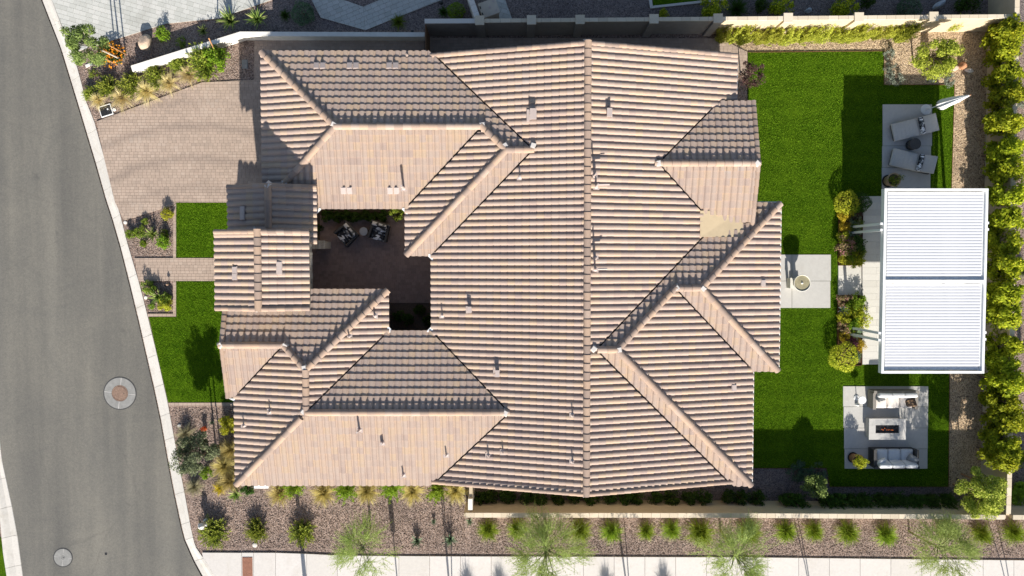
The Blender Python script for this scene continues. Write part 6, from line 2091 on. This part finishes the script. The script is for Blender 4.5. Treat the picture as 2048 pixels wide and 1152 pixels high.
tree('feathery_tree', 'yellow green feathery tree in golden gravel at the corner of the back lawn', 1826, 126, 1871, 112, 1.9, 1.05, 1.7, 'fern', 7500, 0.10, 2.4, 'bark', 36, 0.26, seed=15, trunk=0.045)
tree('corner_tree', 'leafy light green tree at the south end of the tall hedge', 1914, 958, 1966, 985, 2.3, 1.25, 1.9, 'corner', 10000, 0.10, 2.0, 'bark', 42, 0.27, stakes=2, seed=17, trunk=0.05)
tree('little_tree', 'small sunlit topped tree in the shaded gravel south of the back lawn', 1622, 963, 1634, 973, 1.05, 0.62, 0.9, 'ash', 3600, 0.09, 2.0, 'bark', 22, 0.2, seed=19, trunk=0.03)
tree('plum_shrub_tree', 'sparse reddish plum tree at the house end of the back lawn', 1480, 152, 1503, 147, 1.5, 0.66, 1.0, 'plum', 2200, 0.07, 2.0, 'bark', 28, 0.17, seed=21, trunk=0.03)
# casting their shadows from beyond the sidewalk
tree('sidewalk_tree', 'thin many stemmed tree beyond the sidewalk casting three lines near the leaning palo verde', 1262, 1236, 1262, 1270, 3.6, 1.1, 1.6, 'palo', 3000, 0.06, 3.0, 'bark', 20, 0.3, True, seed=23, trunk=0.03, multi=3, group='thin trees beyond the sidewalk')
tree('sidewalk_tree', 'thin many stemmed tree beyond the sidewalk casting lines past the pale agaves', 905, 1240, 905, 1275, 3.6, 1.0, 1.6, 'palo', 3000, 0.06, 3.0, 'bark', 20, 0.3, True, seed=25, trunk=0.03, multi=3, group='thin trees beyond the sidewalk')
tree('sidewalk_tree', 'thin two stemmed tree beyond the sidewalk opposite the tenth grass clump', 1632, 1240, 1632, 1275, 3.5, 0.9, 1.5, 'palo', 2600, 0.06, 3.0, 'bark', 18, 0.3, True, seed=27, trunk=0.028, multi=2, group='thin trees beyond the sidewalk')
tree('sidewalk_tree', 'thin two stemmed tree beyond the sidewalk opposite the last grass clump', 2030, 1240, 2036, 1275, 3.5, 0.9, 1.5, 'palo', 2600, 0.06, 3.0, 'bark', 18, 0.3, True, seed=29, trunk=0.028, multi=2, group='thin trees beyond the sidewalk')
for x in (935, 1000, 1215, 1330):
    plant('tuft', 'olive_grass', x, 1182 + (x % 7), 20, 'grass clump beyond the sidewalk', 'fountain_grass', 'ornamental grass', 'grasses beyond the sidewalk', h=0.7)
# stake of the yellow green shrub in the driveway bed
c = P(437, 118, 0.0)
t = thing('garden_stake', 'leaning orange stake behind the yellow green shrub of the driveway bed', 'stake', (c.x, c.y, 0))
tp_ = P(418, 77, 1.6)
mb = MB(); mb.tube([(0, 0, 0), (tp_.x - c.x, tp_.y - c.y, 1.6)], 0.03, 8); link('pole', mb.mesh('pole', M['stake']), t)
mb = MB(); mb.lathe([(0.034, 0), (0.034, 0.02), (0.01, 0.04)], 8, (tp_.x - c.x, tp_.y - c.y, 1.59)); link('cap', mb.mesh('cap', M['stake']), t)

# ---- loose larger stones lying on the gravel
def stones(name, label, polys, dens, mat, seed, smin=0.02, smax=0.05):
    rg = np.random.default_rng(seed)
    P_, R_ = [], []
    for w in polys:
        xs_ = [p[0] for p in w]; ys_ = [p[1] for p in w]
        n = int((max(xs_) - min(xs_)) * (max(ys_) - min(ys_)) * dens)
        x = rg.uniform(min(xs_), max(xs_), n); y = rg.uniform(min(ys_), max(ys_), n)
        k = inside_np(x, y, w)
        P_.append(np.stack([x[k], y[k]], 1))
    P_ = np.concatenate(P_); n = len(P_)
    s_ = rg.uniform(smin, smax, n) * 0.5
    a_ = rg.uniform(0, 6.28, n)
    # low four sided pebble: top quad and four slopes
    quads = []
    base = np.array([(-1, -0.7), (1, -0.8), (0.9, 0.8), (-0.8, 0.75)])
    ca, sa = np.cos(a_), np.sin(a_)
    def ring(f, z):
        out = []
        for bx, by in base:
            bx, by = bx * f, by * f
            out.append(np.stack([P_[:, 0] + s_ * (bx * ca - by * sa), P_[:, 1] + s_ * (bx * sa + by * ca), z], 1))
        return out
    lo = ring(1.0, np.zeros(n)); hi = ring(0.6, 0.004 + s_ * rg.uniform(0.6, 1.2, n))
    quads.append(np.stack(hi, 1))
    for k in range(4):
        quads.append(np.stack([lo[k], lo[(k + 1) % 4], hi[(k + 1) % 4], hi[k]], 1))
    v = np.concatenate([q.reshape(-1, 3) for q in quads])
    o = link(name, np_mesh(name, v, 4, np.tile(rg.random(n), 5), mat)); o['kind'] = 'stuff'
    tag(o, label, 'gravel')
M['pebble'] = piece_mat('loose_granite', [(0.0, (0.09, 0.066, 0.054)), (0.35, (0.23, 0.17, 0.138)), (0.7, (0.35, 0.265, 0.215)), (1.0, (0.47, 0.40, 0.345))], 0.95, 0, 30, 0, 0.1)
M['pebble_gold'] = piece_mat('loose_golden_granite', [(0.0, (0.20, 0.14, 0.09)), (0.4, (0.40, 0.30, 0.19)), (0.8, (0.56, 0.43, 0.28)), (1.0, (0.66, 0.55, 0.40))], 0.95, 0, 30, 0, 0.1)
stones('loose_gravel', 'loose brown granite chips over the street side and corner beds',
       [G2([(384, 1000), (930, 970), (930, 1100), (600, 1098), (410, 1096)]), G2([(942, 1042), (2060, 1044), (2060, 1112), (942, 1106)]), G2([(343, 816), (470, 816), (475, 970), (384, 1000)])], 230, M['pebble'], 5)
stones('loose_gravel', 'loose granite chips over the driveway and front beds',
       [G2([(160, 130), (262, 112), (500, 76), (506, 156), (404, 163), (195, 240)]), G2([(255, 448), (344, 416), (344, 512), (272, 512)]), G2([(282, 568), (344, 568), (344, 624), (298, 624)])], 230, M['pebble'], 6)
stones('loose_gravel', 'loose golden chips in the back garden beds',
       [G2([(1500, 82), (1930, 66), (1925, 100), (1770, 100), (1500, 102)]), G2([(1770, 100), (1960, 100), (1960, 166), (1770, 166)]), G2([(1912, 170), (1962, 170), (1955, 372), (1906, 372)]), G2([(1902, 752), (1955, 752), (1955, 995), (1900, 995)])], 230, M['pebble_gold'], 7)
